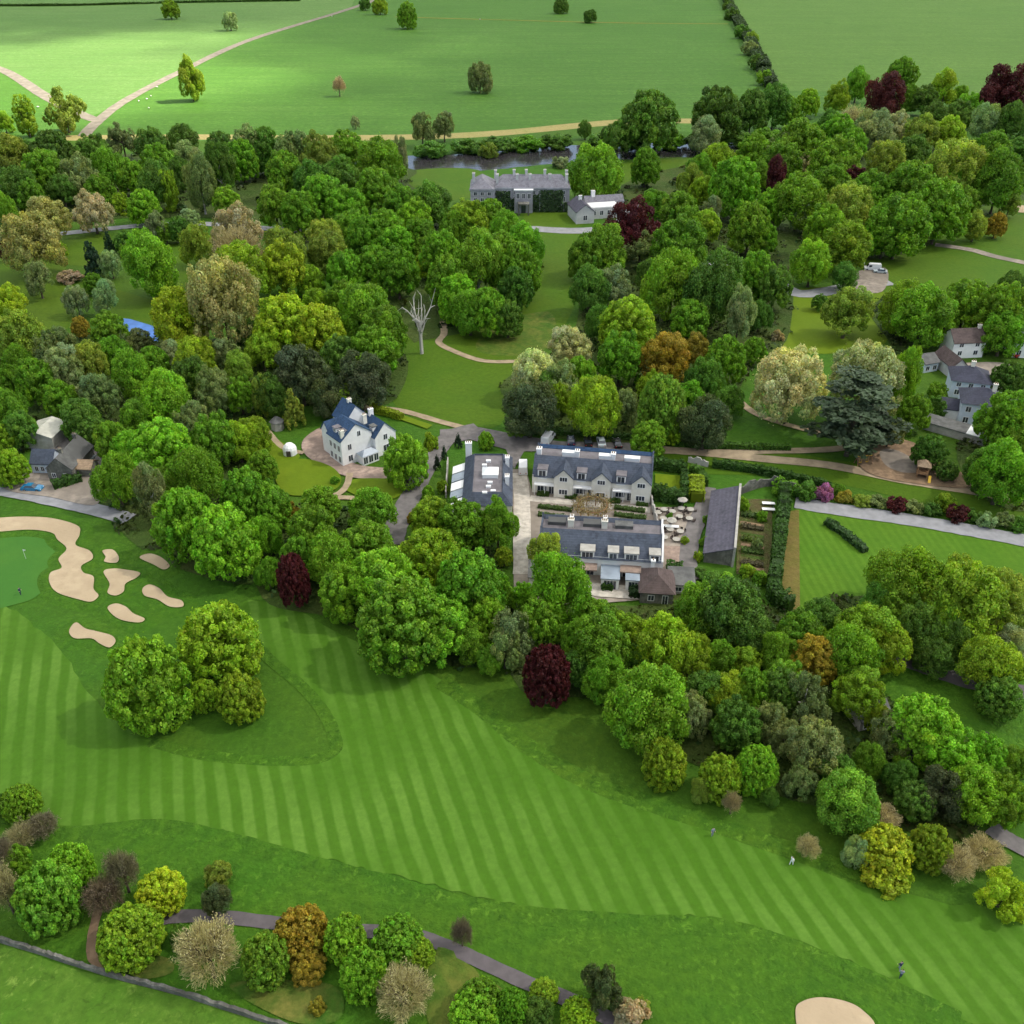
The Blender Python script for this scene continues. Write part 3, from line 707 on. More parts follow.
# kind: (leaf colour, crown shapes, trunk, words)
KIND = {
    'g': ((0.143, 0.303, 0.017), ('dome', 'neat', 'neat'), 'mid green'),
    'b': ((0.182, 0.373, 0.019), ('neat', 'dome', 'neat'), 'bright green'),
    'y': ((0.308, 0.412, 0.019), ('neat', 'fine'), 'yellow'),
    'l': ((0.226, 0.367, 0.018), ('dome', 'neat', 'fine'), 'yellow-green'),
    'k': ((0.097, 0.209, 0.024), ('dome', 'neat'), 'dark green'),
    'e': ((0.079, 0.111, 0.041), ('egg', 'fine'), 'near-black evergreen'),
    'o': ((0.226, 0.322, 0.036), ('fine', 'dome'), 'olive'),
    'q': ((0.187, 0.254, 0.077), ('open', 'fine'), 'grey-olive'),
    'p': ((0.242, 0.328, 0.126), ('fine', 'egg'), 'pale grey-green'),
    'c': ((0.440, 0.486, 0.204), ('fine', 'dome'), 'cream-green'),
    'u': ((0.319, 0.305, 0.090), ('fine',), 'tan-olive'),
    'r': ((0.086, 0.018, 0.019), ('egg', 'neat'), 'copper purple'),
    'w': ((0.319, 0.254, 0.026), ('fine', 'neat'), 'golden orange'),
    'm': ((0.165, 0.322, 0.026), ('neat',), 'emerald green'),
    'n': ((0.396, 0.339, 0.180), ('bare',), 'tan half-bare'),
    'd': ((0.187, 0.158, 0.102), ('bare',), 'brown half-bare'),
    'x': ((0.068, 0.113, 0.060), ('cedar',), 'blue-green layered cedar'),
    'v': ((0.033, 0.068, 0.034), ('cone',), 'dark conical'),
    't': ((0.066, 0.147, 0.022), ('column',), 'tall slim green'),
}
SHAPE = {'dome': 'domed', 'neat': 'rounded', 'ball': 'ball-shaped', 'egg': 'upright', 'open': 'loose', 'fine': 'fine-leaved', 'bare': 'twiggy', 'cedar': 'spreading', 'cone': 'pointed', 'column': 'column-shaped', 'bush': 'low'}
TREES = []
RT = random.Random(99)
def place_tree(cx, cy, w, h, kind, zone, forest=True, bush=False, label=None, shape=None, name=None, pale=False):
    colr, shapes, word = KIND[kind]
    shape = shape or ('bush' if bush else shapes[RT.randrange(len(shapes))])
    zc = 8.0; cy2 = cy
    for _ in range(6):
        s = S(cx, cy2, zc); th = math.atan((H - zc) / G(cx, cy2, zc).length)
        a = w / 2 / s
        q = (h / 2 / s * math.cos(math.atan((cy - 512) / F))) ** 2 - (a * math.sin(th)) ** 2
        c = math.sqrt(max(q, (.38 * a) ** 2)) / math.cos(th)
        if forest and not bush: c = max(c, (.58 if shape == 'cedar' else .92) * a)
        c = min(c, 2.4 * a)
        if not forest and shape in ('ball', 'neat', 'dome', 'fine', 'bush'): c = min(c, 1.15 * a)
        if forest and shape in ('dome', 'neat', 'fine', 'open'): c = min(c, 1.12 * a)
        hh = s * math.sqrt((c * math.cos(th)) ** 2 + (a * math.sin(th)) ** 2)
        cy2 = cy - h / 2 + hh if (forest and not bush) else cy
        tr = 0 if bush else (.34 * c if forest else .12 * c)
        if shape in ('cone', 'column'): tr = .08 * c
        zc = tr + c * .96
    p = G(cx, cy2, zc); base = Vector((p.x, p.y, 0))
    rz = RT.uniform(0, 6.28)
    nm = name or {'cedar': 'cedar_tree', 'bare': 'bare_tree', 'cone': 'conifer_tree', 'bush': 'bush', 'dead': 'dead_tree'}.get(shape, {'r': 'copper_tree', 'k': 'evergreen_tree', 'e': 'evergreen_tree', 'q': 'budding_tree', 'o': 'budding_tree', 'u': 'budding_tree', 'c': 'pale_blossom_tree', 'p': 'pale_blossom_tree', 'w': 'golden_tree'}.get(kind, 'broadleaf_tree'))
    root = empty(nm, base, rz, label, 'bush' if bush else 'tree')
    jb = RT.uniform(.84, 1.18)
    cc = tuple(min(.9, v * jb * RT.uniform(.92, 1.08)) for v in colr)
    if shape == 'dead':
        o = link('trunk', DEAD[0 if pale else 1]); o.parent = root; o.scale = (a * 1.75, a * 1.75, (tr + 2 * c) * 1.1)
    elif shape == 'bare':
        b, l = BARE[RT.randrange(3)]
        o = link('trunk', b); o.parent = root; o2 = link('crown', l); o2.parent = root
        sc_ = (a * 1.55, a * 1.55, (tr + 2 * c) * 1.02)
        o.scale = sc_; o2.scale = sc_; o2.color = (*cc, 1)
    else:
        pl = CROWNS[shape]; o = link('crown', pl[RT.randrange(len(pl))]); o.parent = root
        o.location = (0, 0, zc); o.scale = (a, a, c); o.color = (*cc, 1)
        if not bush:
            t = link('trunk', PALETRUNK if pale else TRUNKS[RT.randrange(3)]); t.parent = root
            ra = min(a, 7) * 1.0
            t.scale = (ra, ra, tr + 1.5 * c)
    TREES.append(dict(o=root, cx=cx, cy=cy2, w=w, h=h, kind=kind, zone=zone, shape=shape, fixed=bool(label), bush=bush, word=word))
    return root
# rows: centre x, centre y, crown width, crown height (photo pixels), kind
ZONES = [
 ('in the far sunlit meadow', False, '''170,9,18,19,l,neat 230,21,16,18,p,fine 190,78,26,44,l,egg 64,110,42,44,o,open 25,116,22,42,l,column 4,122,18,30,l 407,15,20,30,g,neat 365,4,12,12,k
  380,6,16,16,l 339,86,14,20,n 480,77,26,30,q,dome 590,16,14,13,k 561,5,16,16,k'''),
 ('in the hedge between the two far meadows', False, '''732,14,16,13,k,bush 742,32,16,14,k,bush 750,48,18,15,q,bush 757,62,18,16,k,bush 765,78,18,16,g,bush 727,4,12,12,k,bush 752,38,14,14,o,bush'''),
 ('beside the long slate shed', False, '''704,541,10,12,g,bush 698,556,10,12,l,bush 712,577,26,14,k,bush 726,578,20,14,b,bush 748,570,18,16,l,bush 762,578,20,18,g,bush 743,504,14,14,l,bush 762,516,12,12,g,bush 706,520,8,10,g,bush 757,545,12,14,q,bush 700,572,16,12,k,bush 670,516,8,8,g,bush 685,540,9,9,l,bush'''),
 ('on the river bank', True, '''650,118,58,50,k 618,133,34,24,k 718,112,52,46,k 704,130,34,26,p 752,112,34,44,k 775,106,34,40,k 808,103,24,26,l 788,112,26,30,g 838,98,26,34,l 858,84,26,32,g
  885,97,38,46,r,egg 902,74,32,30,g 908,100,22,30,g 925,100,26,28,k 946,88,28,36,l,egg 935,115,30,24,k 1006,86,54,36,r 958,112,30,22,k 985,122,28,36,p 1010,120,38,34,k 853,117,38,22,n 970,106,30,22,g
  422,132,26,38,q 444,131,22,36,q 355,124,10,16,p 468,146,34,14,k,bush 497,145,36,14,k,bush 528,143,36,15,g,bush 556,141,34,14,k,bush 585,134,14,26,k 604,139,34,15,k,bush 430,149,36,14,k,bush 636,142,36,16,k,bush 668,141,34,16,g,bush 700,140,34,16,k,bush 735,138,36,18,k,bush 765,136,30,18,g,bush 400,158,18,40,p 488,150,20,16,o,bush 560,162,18,12,p,bush 830,118,24,16,k 960,96,16,20,g'''),
 ('in the wood below the sunlit meadow', True, '''12,152,40,34,o 52,146,42,28,k 92,150,36,30,k 122,140,32,34,q 152,144,32,30,k 183,138,34,26,k 222,150,34,34,k 248,150,38,44,q
  45,172,46,42,g 78,176,42,44,q 110,170,36,42,g 158,160,38,32,g 184,158,32,32,p 130,180,30,42,g 155,184,38,46,k 169,192,18,42,l,column 219,168,34,48,k,egg,pale 242,168,32,54,g 200,182,30,54,q,egg,pale 18,188,42,42,k 3,212,26,38,g 30,198,28,36,g
  48,212,44,28,u 92,206,40,30,n,fine 121,204,18,22,l,column 143,206,32,32,b 226,198,28,22,b 190,218,20,18,p 236,214,52,22,n,fine 62,190,30,30,k 100,190,30,30,g 20,150,30,26,k 180,175,26,34,k'''),
 ('around the left garden lawn', True, '''30,238,60,48,u,fine 157,226,22,28,p,egg 180,229,24,24,k 108,242,12,26,v 127,240,24,20,k 237,242,56,34,n 148,264,54,66,b,dome 37,280,30,38,q 92,260,22,36,v
  110,264,22,26,p 93,283,20,20,g 76,300,26,28,p 105,296,25,34,p 8,300,36,34,y 178,317,56,60,y,dome 222,302,74,84,u,fine 240,264,60,40,l 80,327,18,22,w 108,326,36,28,g 122,340,18,18,p 18,332,52,42,o 52,346,46,32,q 140,339,26,20,q 3,250,10,20,r
  196,244,34,40,o,open 70,276,26,14,n,bush 60,250,14,18,l 165,232,18,20,g'''),
 ('in the wood above the farmhouse', True, '''18,362,34,38,g 35,384,40,52,g 62,378,42,64,p 90,368,36,52,o 100,400,38,54,q 113,352,32,32,g 131,374,42,52,g 153,362,32,32,g 165,398,54,58,b 140,416,38,38,g 195,352,42,30,l
  190,380,36,46,k 172,354,26,28,p 214,392,42,54,q 240,402,32,52,g 238,380,30,60,o 250,345,28,50,k 8,408,38,42,g 20,432,32,42,k 3,440,26,32,l 190,420,42,32,q 80,415,40,30,k 60,400,34,40,g 10,382,30,36,g 25,345,30,24,o 225,352,30,30,q 90,430,30,26,k 10,466,34,34,l 112,440,36,40,g 238,440,36,40,l 4,480,18,30,g'''),
 ('beside the golf bunkers', True, '''115,488,46,70,b 133,446,42,34,b 160,442,64,48,b 196,472,54,56,g 150,492,32,56,q,egg,pale 186,524,64,76,b,neat 224,540,66,70,b,neat 247,496,54,56,g 214,438,46,52,g 262,470,30,40,g 175,480,40,40,g'''),
 ('in the wood left of the manor', True, '''265,150,36,42,k 290,152,42,38,q 320,156,42,46,o 346,150,38,36,g 380,162,52,46,g 285,178,38,52,g 312,182,42,42,k 340,178,42,42,k 275,206,36,42,g 300,212,38,42,g 323,197,46,42,g 347,204,42,34,g
  377,192,46,46,g 402,207,42,40,g 430,202,42,40,k 467,218,42,36,l 490,214,34,28,g 505,232,34,42,g 285,246,48,36,o 325,232,36,24,o 327,252,40,38,o 283,267,48,52,y 365,237,38,42,g 396,242,38,32,g 420,237,36,36,g 441,254,42,46,g 346,272,38,42,g 376,267,42,42,g
  398,272,42,46,g 478,266,56,72,b,dome,pale 470,310,44,40,g 448,282,44,52,g 316,304,30,32,l 345,302,36,42,g 525,242,42,38,g 520,268,46,52,g 516,292,36,50,k 455,225,36,30,g 415,215,36,30,b 385,225,40,30,g 350,225,36,28,g 310,280,30,30,l 430,262,30,30,l 500,252,40,40,g 488,312,40,48,g 458,298,42,46,b 508,318,30,34,k'''),
 ('behind the white house', True, '''284,322,62,54,y,neat 318,328,56,48,y,neat 262,350,36,36,l 365,312,52,58,g 384,330,46,50,g 374,350,50,46,g 340,355,40,40,k 300,372,58,58,e 362,378,60,56,e 270,396,36,46,k 345,398,32,30,l 262,397,20,42,o,column 293,408,24,38,o,cone 330,395,40,36,e 425,250,26,26,g'''),
 ('around the white house garden', False, '''406,460,46,52,b,neat 253,436,36,50,l 388,440,20,18,b,bush 430,441,16,20,l,bush 347,412,16,14,l,bush 458,440,9,15,v 444,452,7,14,v 437,462,8,16,v 486,440,16,24,b 428,492,13,20,b,bush 442,487,12,16,l,bush 411,518,10,14,w,bush 270,497,30,16,p,bush 335,480,10,9,g,bush'''),
 ('in the wood in front of the lane', True, '''270,508,42,50,g 268,578,28,42,g 293,578,32,50,r,ball 291,524,22,44,w,open 312,534,50,60,g 332,562,52,62,b 372,506,50,40,g 345,590,52,54,b,neat 384,578,72,64,b,neat 430,556,66,58,l,neat 462,524,52,50,g,neat 498,522,40,50,g,egg
  402,612,92,72,g,neat 470,586,72,72,g,neat 440,626,62,60,b 342,612,24,22,b 432,512,44,32,l 487,622,42,52,b 504,566,18,40,l 500,600,30,44,g 300,560,40,50,g 366,540,60,40,g 265,540,36,50,g 472,640,40,40,g 320,500,40,30,g'''),
 ('between the park lawn and cottages', True, '''600,242,50,36,g 585,262,36,50,g 590,290,40,50,k 612,285,42,42,p 632,212,60,30,r,fine 640,247,36,32,q 680,238,56,42,g 705,226,32,32,l 712,212,20,32,p 673,288,58,78,b,dome 650,280,32,42,k 715,296,62,88,k,dome 740,312,32,52,p 756,282,42,62,g 750,228,42,52,g
  627,320,58,46,l 570,347,44,42,c 534,372,48,48,c 560,380,40,44,p 620,360,46,58,g 664,358,52,52,w 695,352,32,36,w 726,358,42,46,g 706,380,40,42,k 662,404,48,58,m,ball 595,404,52,58,l 626,410,28,42,q 550,386,36,36,k 530,402,58,44,e 560,408,26,50,l 648,432,36,24,b 672,432,22,20,l
  705,422,52,50,e 516,428,18,18,g 640,330,30,30,g 600,325,30,40,k 690,320,40,40,g 650,385,30,30,l 580,376,36,40,g 730,400,30,30,k 690,400,30,40,g 610,262,30,26,b 760,320,26,40,k'''),
 ('in the wood right of the manor', True, '''597,166,54,40,g 646,168,30,38,g 755,148,38,26,g 690,182,28,34,o,egg 718,156,34,24,l 735,187,52,56,g 704,192,30,32,l 800,134,52,28,g 838,129,38,28,g 873,124,40,26,p 896,126,30,30,c 922,130,36,30,o 950,130,32,26,l 780,146,40,26,q 853,140,30,22,g
  781,160,42,36,g 806,166,26,24,n,fine 836,157,52,38,g 886,161,40,38,o 912,154,36,36,k 955,160,62,36,o 1000,180,56,58,g,dome 958,180,40,30,g 910,184,52,42,g 946,188,38,36,g 870,192,42,42,g 776,178,20,42,r 853,182,32,30,r 800,197,54,46,b,dome 848,208,52,46,o 940,208,60,54,g 826,230,42,50,b 806,216,30,30,p
  845,160,30,24,g 990,145,40,26,g 1015,150,30,24,k 976,226,24,30,o 997,226,20,26,w 700,165,30,22,g 680,205,40,26,g 770,210,30,40,b 812,262,40,42,b 846,240,50,38,l 900,222,62,56,g 845,275,28,26,k 655,200,30,20,g 760,175,24,30,g 1010,205,20,24,o 885,235,40,40,g 830,180,40,30,g 765,242,26,40,g 965,200,30,26,g 690,222,34,30,g'''),
 ('near the village houses', True, '''848,308,50,42,o,fine 775,296,36,60,k 905,302,52,42,l 924,312,60,56,b 966,306,52,52,g 1002,312,52,60,g 1012,292,32,40,k 1004,328,44,34,g 790,376,76,56,c,fine 866,368,72,50,c,fine 856,412,104,84,x 906,375,28,58,b,egg 915,412,32,36,g 1006,418,54,58,g 1008,378,34,34,k
  930,446,34,22,k 990,458,36,24,k 1004,470,58,62,g 948,466,22,14,k 985,470,40,40,k 938,392,20,18,g,bush 935,408,26,22,k,bush 890,430,30,24,q 820,300,16,12,k 1016,436,40,40,b 755,350,24,26,g 778,335,14,12,n,bush'''),
 ('in the wood below the courtyard', True, '''545,550,36,38,o,dome 560,588,68,76,b,dome 600,642,62,52,g,dome 576,640,34,42,g 638,636,42,40,l 664,648,58,72,l,dome 650,704,82,84,g,dome 606,682,44,58,g 690,662,44,60,l 730,603,72,58,k,dome 702,608,52,52,g 747,628,50,50,k 746,660,32,32,l 726,692,44,42,l 752,692,42,52,g 736,724,50,52,k
  547,673,48,58,r,ball 512,638,46,62,p,open,pale 505,655,40,60,q 720,660,34,44,g 780,650,42,42,g 690,720,40,56,q 625,625,44,30,l 540,620,50,50,g 575,668,36,36,k 780,690,44,50,k 770,725,40,54,q 705,690,40,40,k 490,660,30,36,g 640,660,30,40,k 524,600,26,36,b 596,612,50,30,g'''),
 ('along the fairway edge', False, '''665,762,44,52,l,ball 720,776,42,48,l,ball 702,789,25,34,o 732,803,20,26,n 757,768,44,58,b,ball 885,848,56,54,y,ball 930,846,42,50,l,ball 956,862,42,42,n 985,852,46,38,n 886,872,46,34,y,bush 856,852,26,32,p 808,847,26,28,n 1004,892,52,52,y,open 880,816,42,32,n 905,878,20,20,l,bush'''),
 ('in the wood below the grey road', True, '''905,572,74,58,l,dome 900,604,50,44,g 962,594,84,72,l,fine 1002,596,62,62,o,fine 880,604,42,42,k 942,624,50,50,g 866,628,62,54,l 888,645,46,52,l 822,618,40,38,k 800,630,50,42,g 992,662,62,58,l,dome 1012,640,32,32,p 816,656,50,44,w 850,652,58,60,b 785,682,42,46,m
  806,704,52,70,q,open,pale 860,694,52,52,l 815,748,54,60,q 850,796,66,58,m,dome 893,745,42,66,q 922,722,72,60,b 946,745,60,52,b 985,757,42,52,g 977,792,60,62,b,dome 1002,802,50,62,b 942,792,50,52,e 800,786,34,44,q 1014,770,30,50,g 770,800,20,30,k 900,780,34,44,k 870,760,36,40,g 880,720,30,34,l 915,800,40,40,k 835,770,40,40,k 955,640,40,50,k 918,628,46,50,k 935,655,40,36,k 1000,690,44,30,k 1018,820,20,40,g 785,740,36,46,q'''),
 ('beside the fairway tongue', False, '''146,682,82,96,b,neat 219,641,84,82,l,neat 204,694,30,42,l,neat 240,696,46,50,l,neat'''),
 ('along the cart path', False, '''20,802,38,38,b,ball 3,806,22,34,k 42,826,34,32,d 20,836,32,32,n 3,855,24,50,d 47,895,62,72,m,ball 70,866,44,56,b,ball 3,890,34,60,n 103,895,42,46,d 122,872,36,52,d 160,891,48,48,y,ball 130,934,64,66,l,ball 218,898,30,38,e 218,874,28,30,o 207,952,68,80,n 265,958,48,58,m,ball 302,932,56,58,w,ball 308,968,36,30,w,fine
  345,938,44,60,b,ball 364,973,48,66,g,ball 398,938,52,46,g,ball 418,952,34,34,l,ball 404,992,62,60,n 462,933,24,34,d 317,1006,18,20,w,bush 480,1000,46,48,g,ball 512,1006,34,40,g,ball 544,992,30,30,l,ball 538,1012,34,26,k 474,1014,50,40,b,ball 601,986,44,54,e,open 578,1014,36,30,l,ball 632,1014,40,30,n,bush 642,1005,18,16,o,bush 180,935,24,28,k,bush 15,860,30,40,g'''),
]
for zi, (zone, forest, rows) in enumerate(ZONES):
    for row in rows.split():
        q = row.split(',')
        cx, cy, w_, h_ = (float(v) for v in q[:4])
        shp = q[5] if len(q) > 5 and q[5] else None
        bush = shp == 'bush'
        place_tree(cx, cy, w_, h_, q[4], zone, forest, bush, shape=None if bush else shp, pale=len(q) > 6)
place_tree(420, 320, 46, 66, 'n', 'x', False, label='bare white dead tree standing on the park lawn above the white house', shape='dead', pale=True)
# flower border along the grey road
for cx, cy, w_, h_, k in ((824, 492, 20, 18, 'pink'), (805, 490, 26, 20, 'k'), (785, 486, 30, 18, 'g'), (845, 496, 18, 14, 'w'), (862, 500, 20, 14, 'o'), (880, 502, 22, 14, 'q'), (897, 505, 22, 16, 'r'), (915, 507, 20, 14, 'q'),
                          (932, 509, 20, 15, 'k'), (946, 503, 26, 22, 'l'), (958, 514, 24, 18, 'r'), (974, 515, 18, 14, 'k'), (988, 520, 20, 16, 'p'), (1004, 520, 20, 16, 'q'), (1018, 524, 18, 16, 'k'), (838, 490, 14, 12, 'g')):
    kk = 'r' if k == 'pink' else k
    r = place_tree(cx, cy, w_, h_, kk, 'in the flower border by the grey road', False, True)
    if k == 'pink':
        for ch in r.children: ch.color = (.42, .16, .30, 1)
        TREES[-1]['word'] = 'pink flowering'
# ---- understorey: uncountable leafy scrub on the woodland floors
def inside(p, poly):
    c = False; j = len(poly) - 1
    for i in range(len(poly)):
        a, b = poly[i], poly[j]
        if (a[1] > p[1]) != (b[1] > p[1]) and p[0] < (b[0] - a[0]) * (p[1] - a[1]) / (b[1] - a[1]) + a[0]: c = not c
        j = i
    return c
def undergrowth():
    rs = np.random.RandomState(5); V, T = [], []
    polys = [o for o in list(col.objects) if o.name.startswith('woodland_floor')]
    for o in polys:
        P = np.array([tuple(v.co)[:2] for v in o.data.vertices]); lo, hi = P.min(0), P.max(0)
        poly = P.tolist()
        depth = (lo[1] + hi[1]) / 2
        area = (hi - lo).prod(); n = int(min(900, area / (9 if depth < 300 else 22)))
        for _ in range(n):
            q = lo + rs.uniform(size=2) * (hi - lo)
            if not inside(q, poly): continue
            px = pix((q[0], q[1], 0))
            if not (-40 < px[0] < 1064): continue
            m = 16; r = rs.uniform(.7, 2.2); hgt = rs.uniform(.5, 1.9)
            d = rs.normal(size=(m, 3)); d /= np.linalg.norm(d, axis=1, keepdims=True); d[:, 2] = abs(d[:, 2])
            c = np.array([q[0], q[1], 0]) + d * np.array([r, r, hgt])
            v, _ = leaf_cloud(rs, c, d, .42 if depth < 300 else .7, None)
            V.append(v); T.append(np.ones((m, 3)) * rs.uniform(.5, 1.5) * np.array([rs.uniform(.8, 1.7), 1, 1]))
    o = link('undergrowth', cards_mesh('undergrowth', np.concatenate(V), np.clip(np.concatenate(T), .2, 2)))
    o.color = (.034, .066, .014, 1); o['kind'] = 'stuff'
undergrowth()
# ---- labels: look first, then size within its kind, then place
LM = [((355, 440), 'white gabled house'), ((519, 190), 'grey manor'), ((594, 470), 'upper cottage terrace'), ((600, 560), 'lower cottage terrace'), ((722, 530), 'long slate shed'), ((60, 450), 'farmhouse'), ((968, 385), 'village houses'),
      ((547, 676), 'fairway copper tree'), ((293, 580), 'small copper tree'), ((419, 320), 'white dead tree'), ((75, 560), 'winding bunker'), ((856, 408), 'big cedar'), ((905, 470), 'wooden climbing tower'), ((138, 330), 'blue sports court'),
      ((885, 97), 'riverside copper tree'), ((1006, 86), 'rightmost copper tree'), ((662, 404), 'emerald dome tree'), ((190, 78), 'lone meadow tree'), ((146, 682), 'large fairway tree'), ((207, 952), 'tan twiggy tree'), ((824, 492), 'pink bush'), ((899, 968), 'pair of golfers'),
      ((550, 436), 'white van'), ((520, 520), 'courtyard lane'), ((870, 270), 'car park')]
ORD = ['', 'second', 'third', 'fourth', 'fifth', 'sixth', 'seventh', 'eighth', 'ninth', 'tenth', 'eleventh', 'twelfth', 'thirteenth', 'fourteenth', 'fifteenth', 'sixteenth', 'seventeenth', 'eighteenth']
def where(t):
    d2, (l, nm) = min(((math.hypot(t['cx'] - l[0], (t['cy'] - l[1]) * 1.2), (l, nm)) for l, nm in LM if math.hypot(t['cx'] - l[0], t['cy'] - l[1]) > 14), key=lambda q: q[0])
    dx, dy = t['cx'] - l[0], (t['cy'] - l[1]) * 1.2
    s = ('right of' if dx > 0 else 'left of') if abs(dx) > abs(dy) else ('in front of' if dy > 0 else 'behind')
    return s + ' the ' + nm
groups = {}
for t in TREES:
    if t['fixed']: continue
    t['desc'] = f"{t['word']} {SHAPE.get(t['shape'], 'ivy-clad bare')} {'bush' if t['bush'] else 'tree'}"
    if t['shape'] == 'dead': t['desc'] = 'grey leafless ivy-clad tree'
    groups.setdefault((t['desc'], t['zone']), []).append(t)
used = set()
ALLW = {}
for (desc, zone), g in groups.items():
    sub = {}
    if len(g) == 1: g[0]['o']['label'] = f'{desc} {zone}'
    else:
        gs = sorted(g, key=lambda t: t['w'] * t['h'])
        rest = list(g)
        if len(gs) > 2 or gs[-1]['w'] * gs[-1]['h'] > 1.3 * gs[0]['w'] * gs[0]['h']:
            gs[-1]['o']['label'] = f'largest {desc} {zone}'; rest.remove(gs[-1])
            gs[0]['o']['label'] = f'smallest {desc} {zone}'; rest.remove(gs[0])
        for t in rest: ALLW.setdefault((desc, where(t)), []).append(t)
for (desc, wh), l in ALLW.items():
    l.sort(key=lambda t: t['cx'])
    zone = l[0]['zone']
    if len(l) == 1: l[0]['o']['label'] = f'{desc} {wh} {zone}' if len(f'{desc} {wh} {zone}'.split()) < 17 else f'{desc} {wh}'
    elif len(l) == 2:
        a, b = l
        if abs(a['cx'] - b['cx']) > 12: qa, qb = 'the left one of two', 'the right one of two'
        else:
            qa, qb = ('the farther one of two', 'the nearer one of two') if a['cy'] < b['cy'] else ('the nearer one of two', 'the farther one of two')
        a['o']['label'] = f'{desc} {wh}, {qa}'; b['o']['label'] = f'{desc} {wh}, {qb}'
    else:
        for i, t in enumerate(l):
            t['o']['label'] = f'{desc} {wh}, ' + ('leftmost' if i == 0 else 'rightmost' if i == len(l) - 1 else ORD[i] + ' from left') + f' of {len(l)}'
ZG = {}
for t in TREES:
    if t['zone'] != 'x': t['o']['group'] = ('bushes ' if t['bush'] else 'trees ') + t['zone']
seen = {}
for t in TREES:
    l = t['o']['label']
    ws = l.split()
    if len(ws) > 16: print('LONG', len(ws), l)
    if l in seen: print('DUPLABEL', l)
    seen[l] = 1
print('TREES', len(TREES), 'bushes', sum(t['bush'] for t in TREES))
# ================================================================ BUILDINGS
WIN = {}
def window(parent, x, y, z, w_, h_, rz=0, frame='white', name='window', bars=1, glass='glass'):
    """framed window whose outer face looks to local -y before turning by rz"""
    k = (w_, h_, frame, bars, glass)
    if k not in WIN:
        mb = MB(); t = .09
        mb.box(-w_ / 2 - t, w_ / 2 + t, -.06, .04, -h_ / 2 - t, -h_ / 2); mb.box(-w_ / 2 - t, w_ / 2 + t, -.06, .04, h_ / 2, h_ / 2 + t)
        mb.box(-w_ / 2 - t, -w_ / 2, -.058, .04, -h_ / 2, h_ / 2); mb.box(w_ / 2, w_ / 2 + t, -.058, .04, -h_ / 2, h_ / 2)
        for i in range(bars): 
            xx = -w_ / 2 + w_ * (i + 1) / (bars + 1); mb.box(xx - .035, xx + .035, -.05, .03, -h_ / 2, h_ / 2)
        a = mb.mesh('window'); a.materials.append(M[frame])
        p = MB().poly([(-w_ / 2, -.02, -h_ / 2), (w_ / 2, -.02, -h_ / 2), (w_ / 2, -.02, h_ / 2), (-w_ / 2, -.02, h_ / 2)]).mesh('pane'); p.materials.append(M[glass])
        WIN[k] = (a, p)
    a, p = WIN[k]
    o = link(name, a, None, parent); o.location = (x, y, z); o.rotation_euler = (0, 0, rz)
    link('pane', p, None, o); return o
def block(root, x0, x1, y0, y1, eave, ridge, axis, wm, rm, ov=.35, z0=-.2, wname='wall', rname='roof', cen=.5):
    b0, b1, a0, a1 = (y0, y1, x0, x1) if axis == 'x' else (x0, x1, y0, y1)
    m = b0 + (b1 - b0) * cen
    wl = MB().prism([(b0, z0), (b1, z0), (b1, eave), (m, ridge), (b0, eave)], a0, a1, axis).build(wname, M[wm], root)
    mb = MB(); th = .2; e = .03
    for bb in (b0, b1):
        sl_ = (ridge - eave) / (m - bb) ; o = bb - math.copysign(ov, m - bb); zo = eave + sl_ * (o - bb)
        mb.prism([(o, zo + e), (m, ridge + e), (m, ridge + e + th), (o, zo + e + th)], a0 - .25, a1 + .25, axis)
    return wl, mb.build(rname, M[rm], root)
def stack(root, x, y, z0, z1, wx=.9, wy=.6, mat='render', pots=2, name='chimney'):
    mb = MB().box(x - wx / 2, x + wx / 2, y - wy / 2, y + wy / 2, z0, z1).box(x - wx / 2 - .08, x + wx / 2 + .08, y - wy / 2 - .08, y + wy / 2 + .08, z1 - .25, z1 + .003)
    c = mb.build(name, M[mat], root)
    pt = MB()
    for i in range(pots):
        px_ = x + (i - (pots - 1) / 2) * wx / max(pots, 1) ; pt.tube((px_, y, z1), (px_, y, z1 + .45), .13, .1, 6)
    if pots: pt.build('chimney_pot', M['tiletan'], c)
    return c
def dormer(root, x, y0, y1, z0, z1, w_, mat='white', roof='lead', win=True):
    d = MB().box(x - w_ / 2, x + w_ / 2, y0, y1, z0, z1).build('dormer', M[mat], root)
    MB().box(x - w_ / 2 - .15, x + w_ / 2 + .15, y0 - .2, y1, z1 + .002, z1 + .16).build('dormer_roof', M[roof], d)
    if win: window(root, x, y0 - .005, (z0 + z1) / 2 + .15, w_ - .5, (z1 - z0) - .75, 0, 'white', 'window', 1 if w_ < 2 else 2)
    return d
def frame_of(a, b):
    d = b - a; return math.atan2(d.y, d.x), d.length
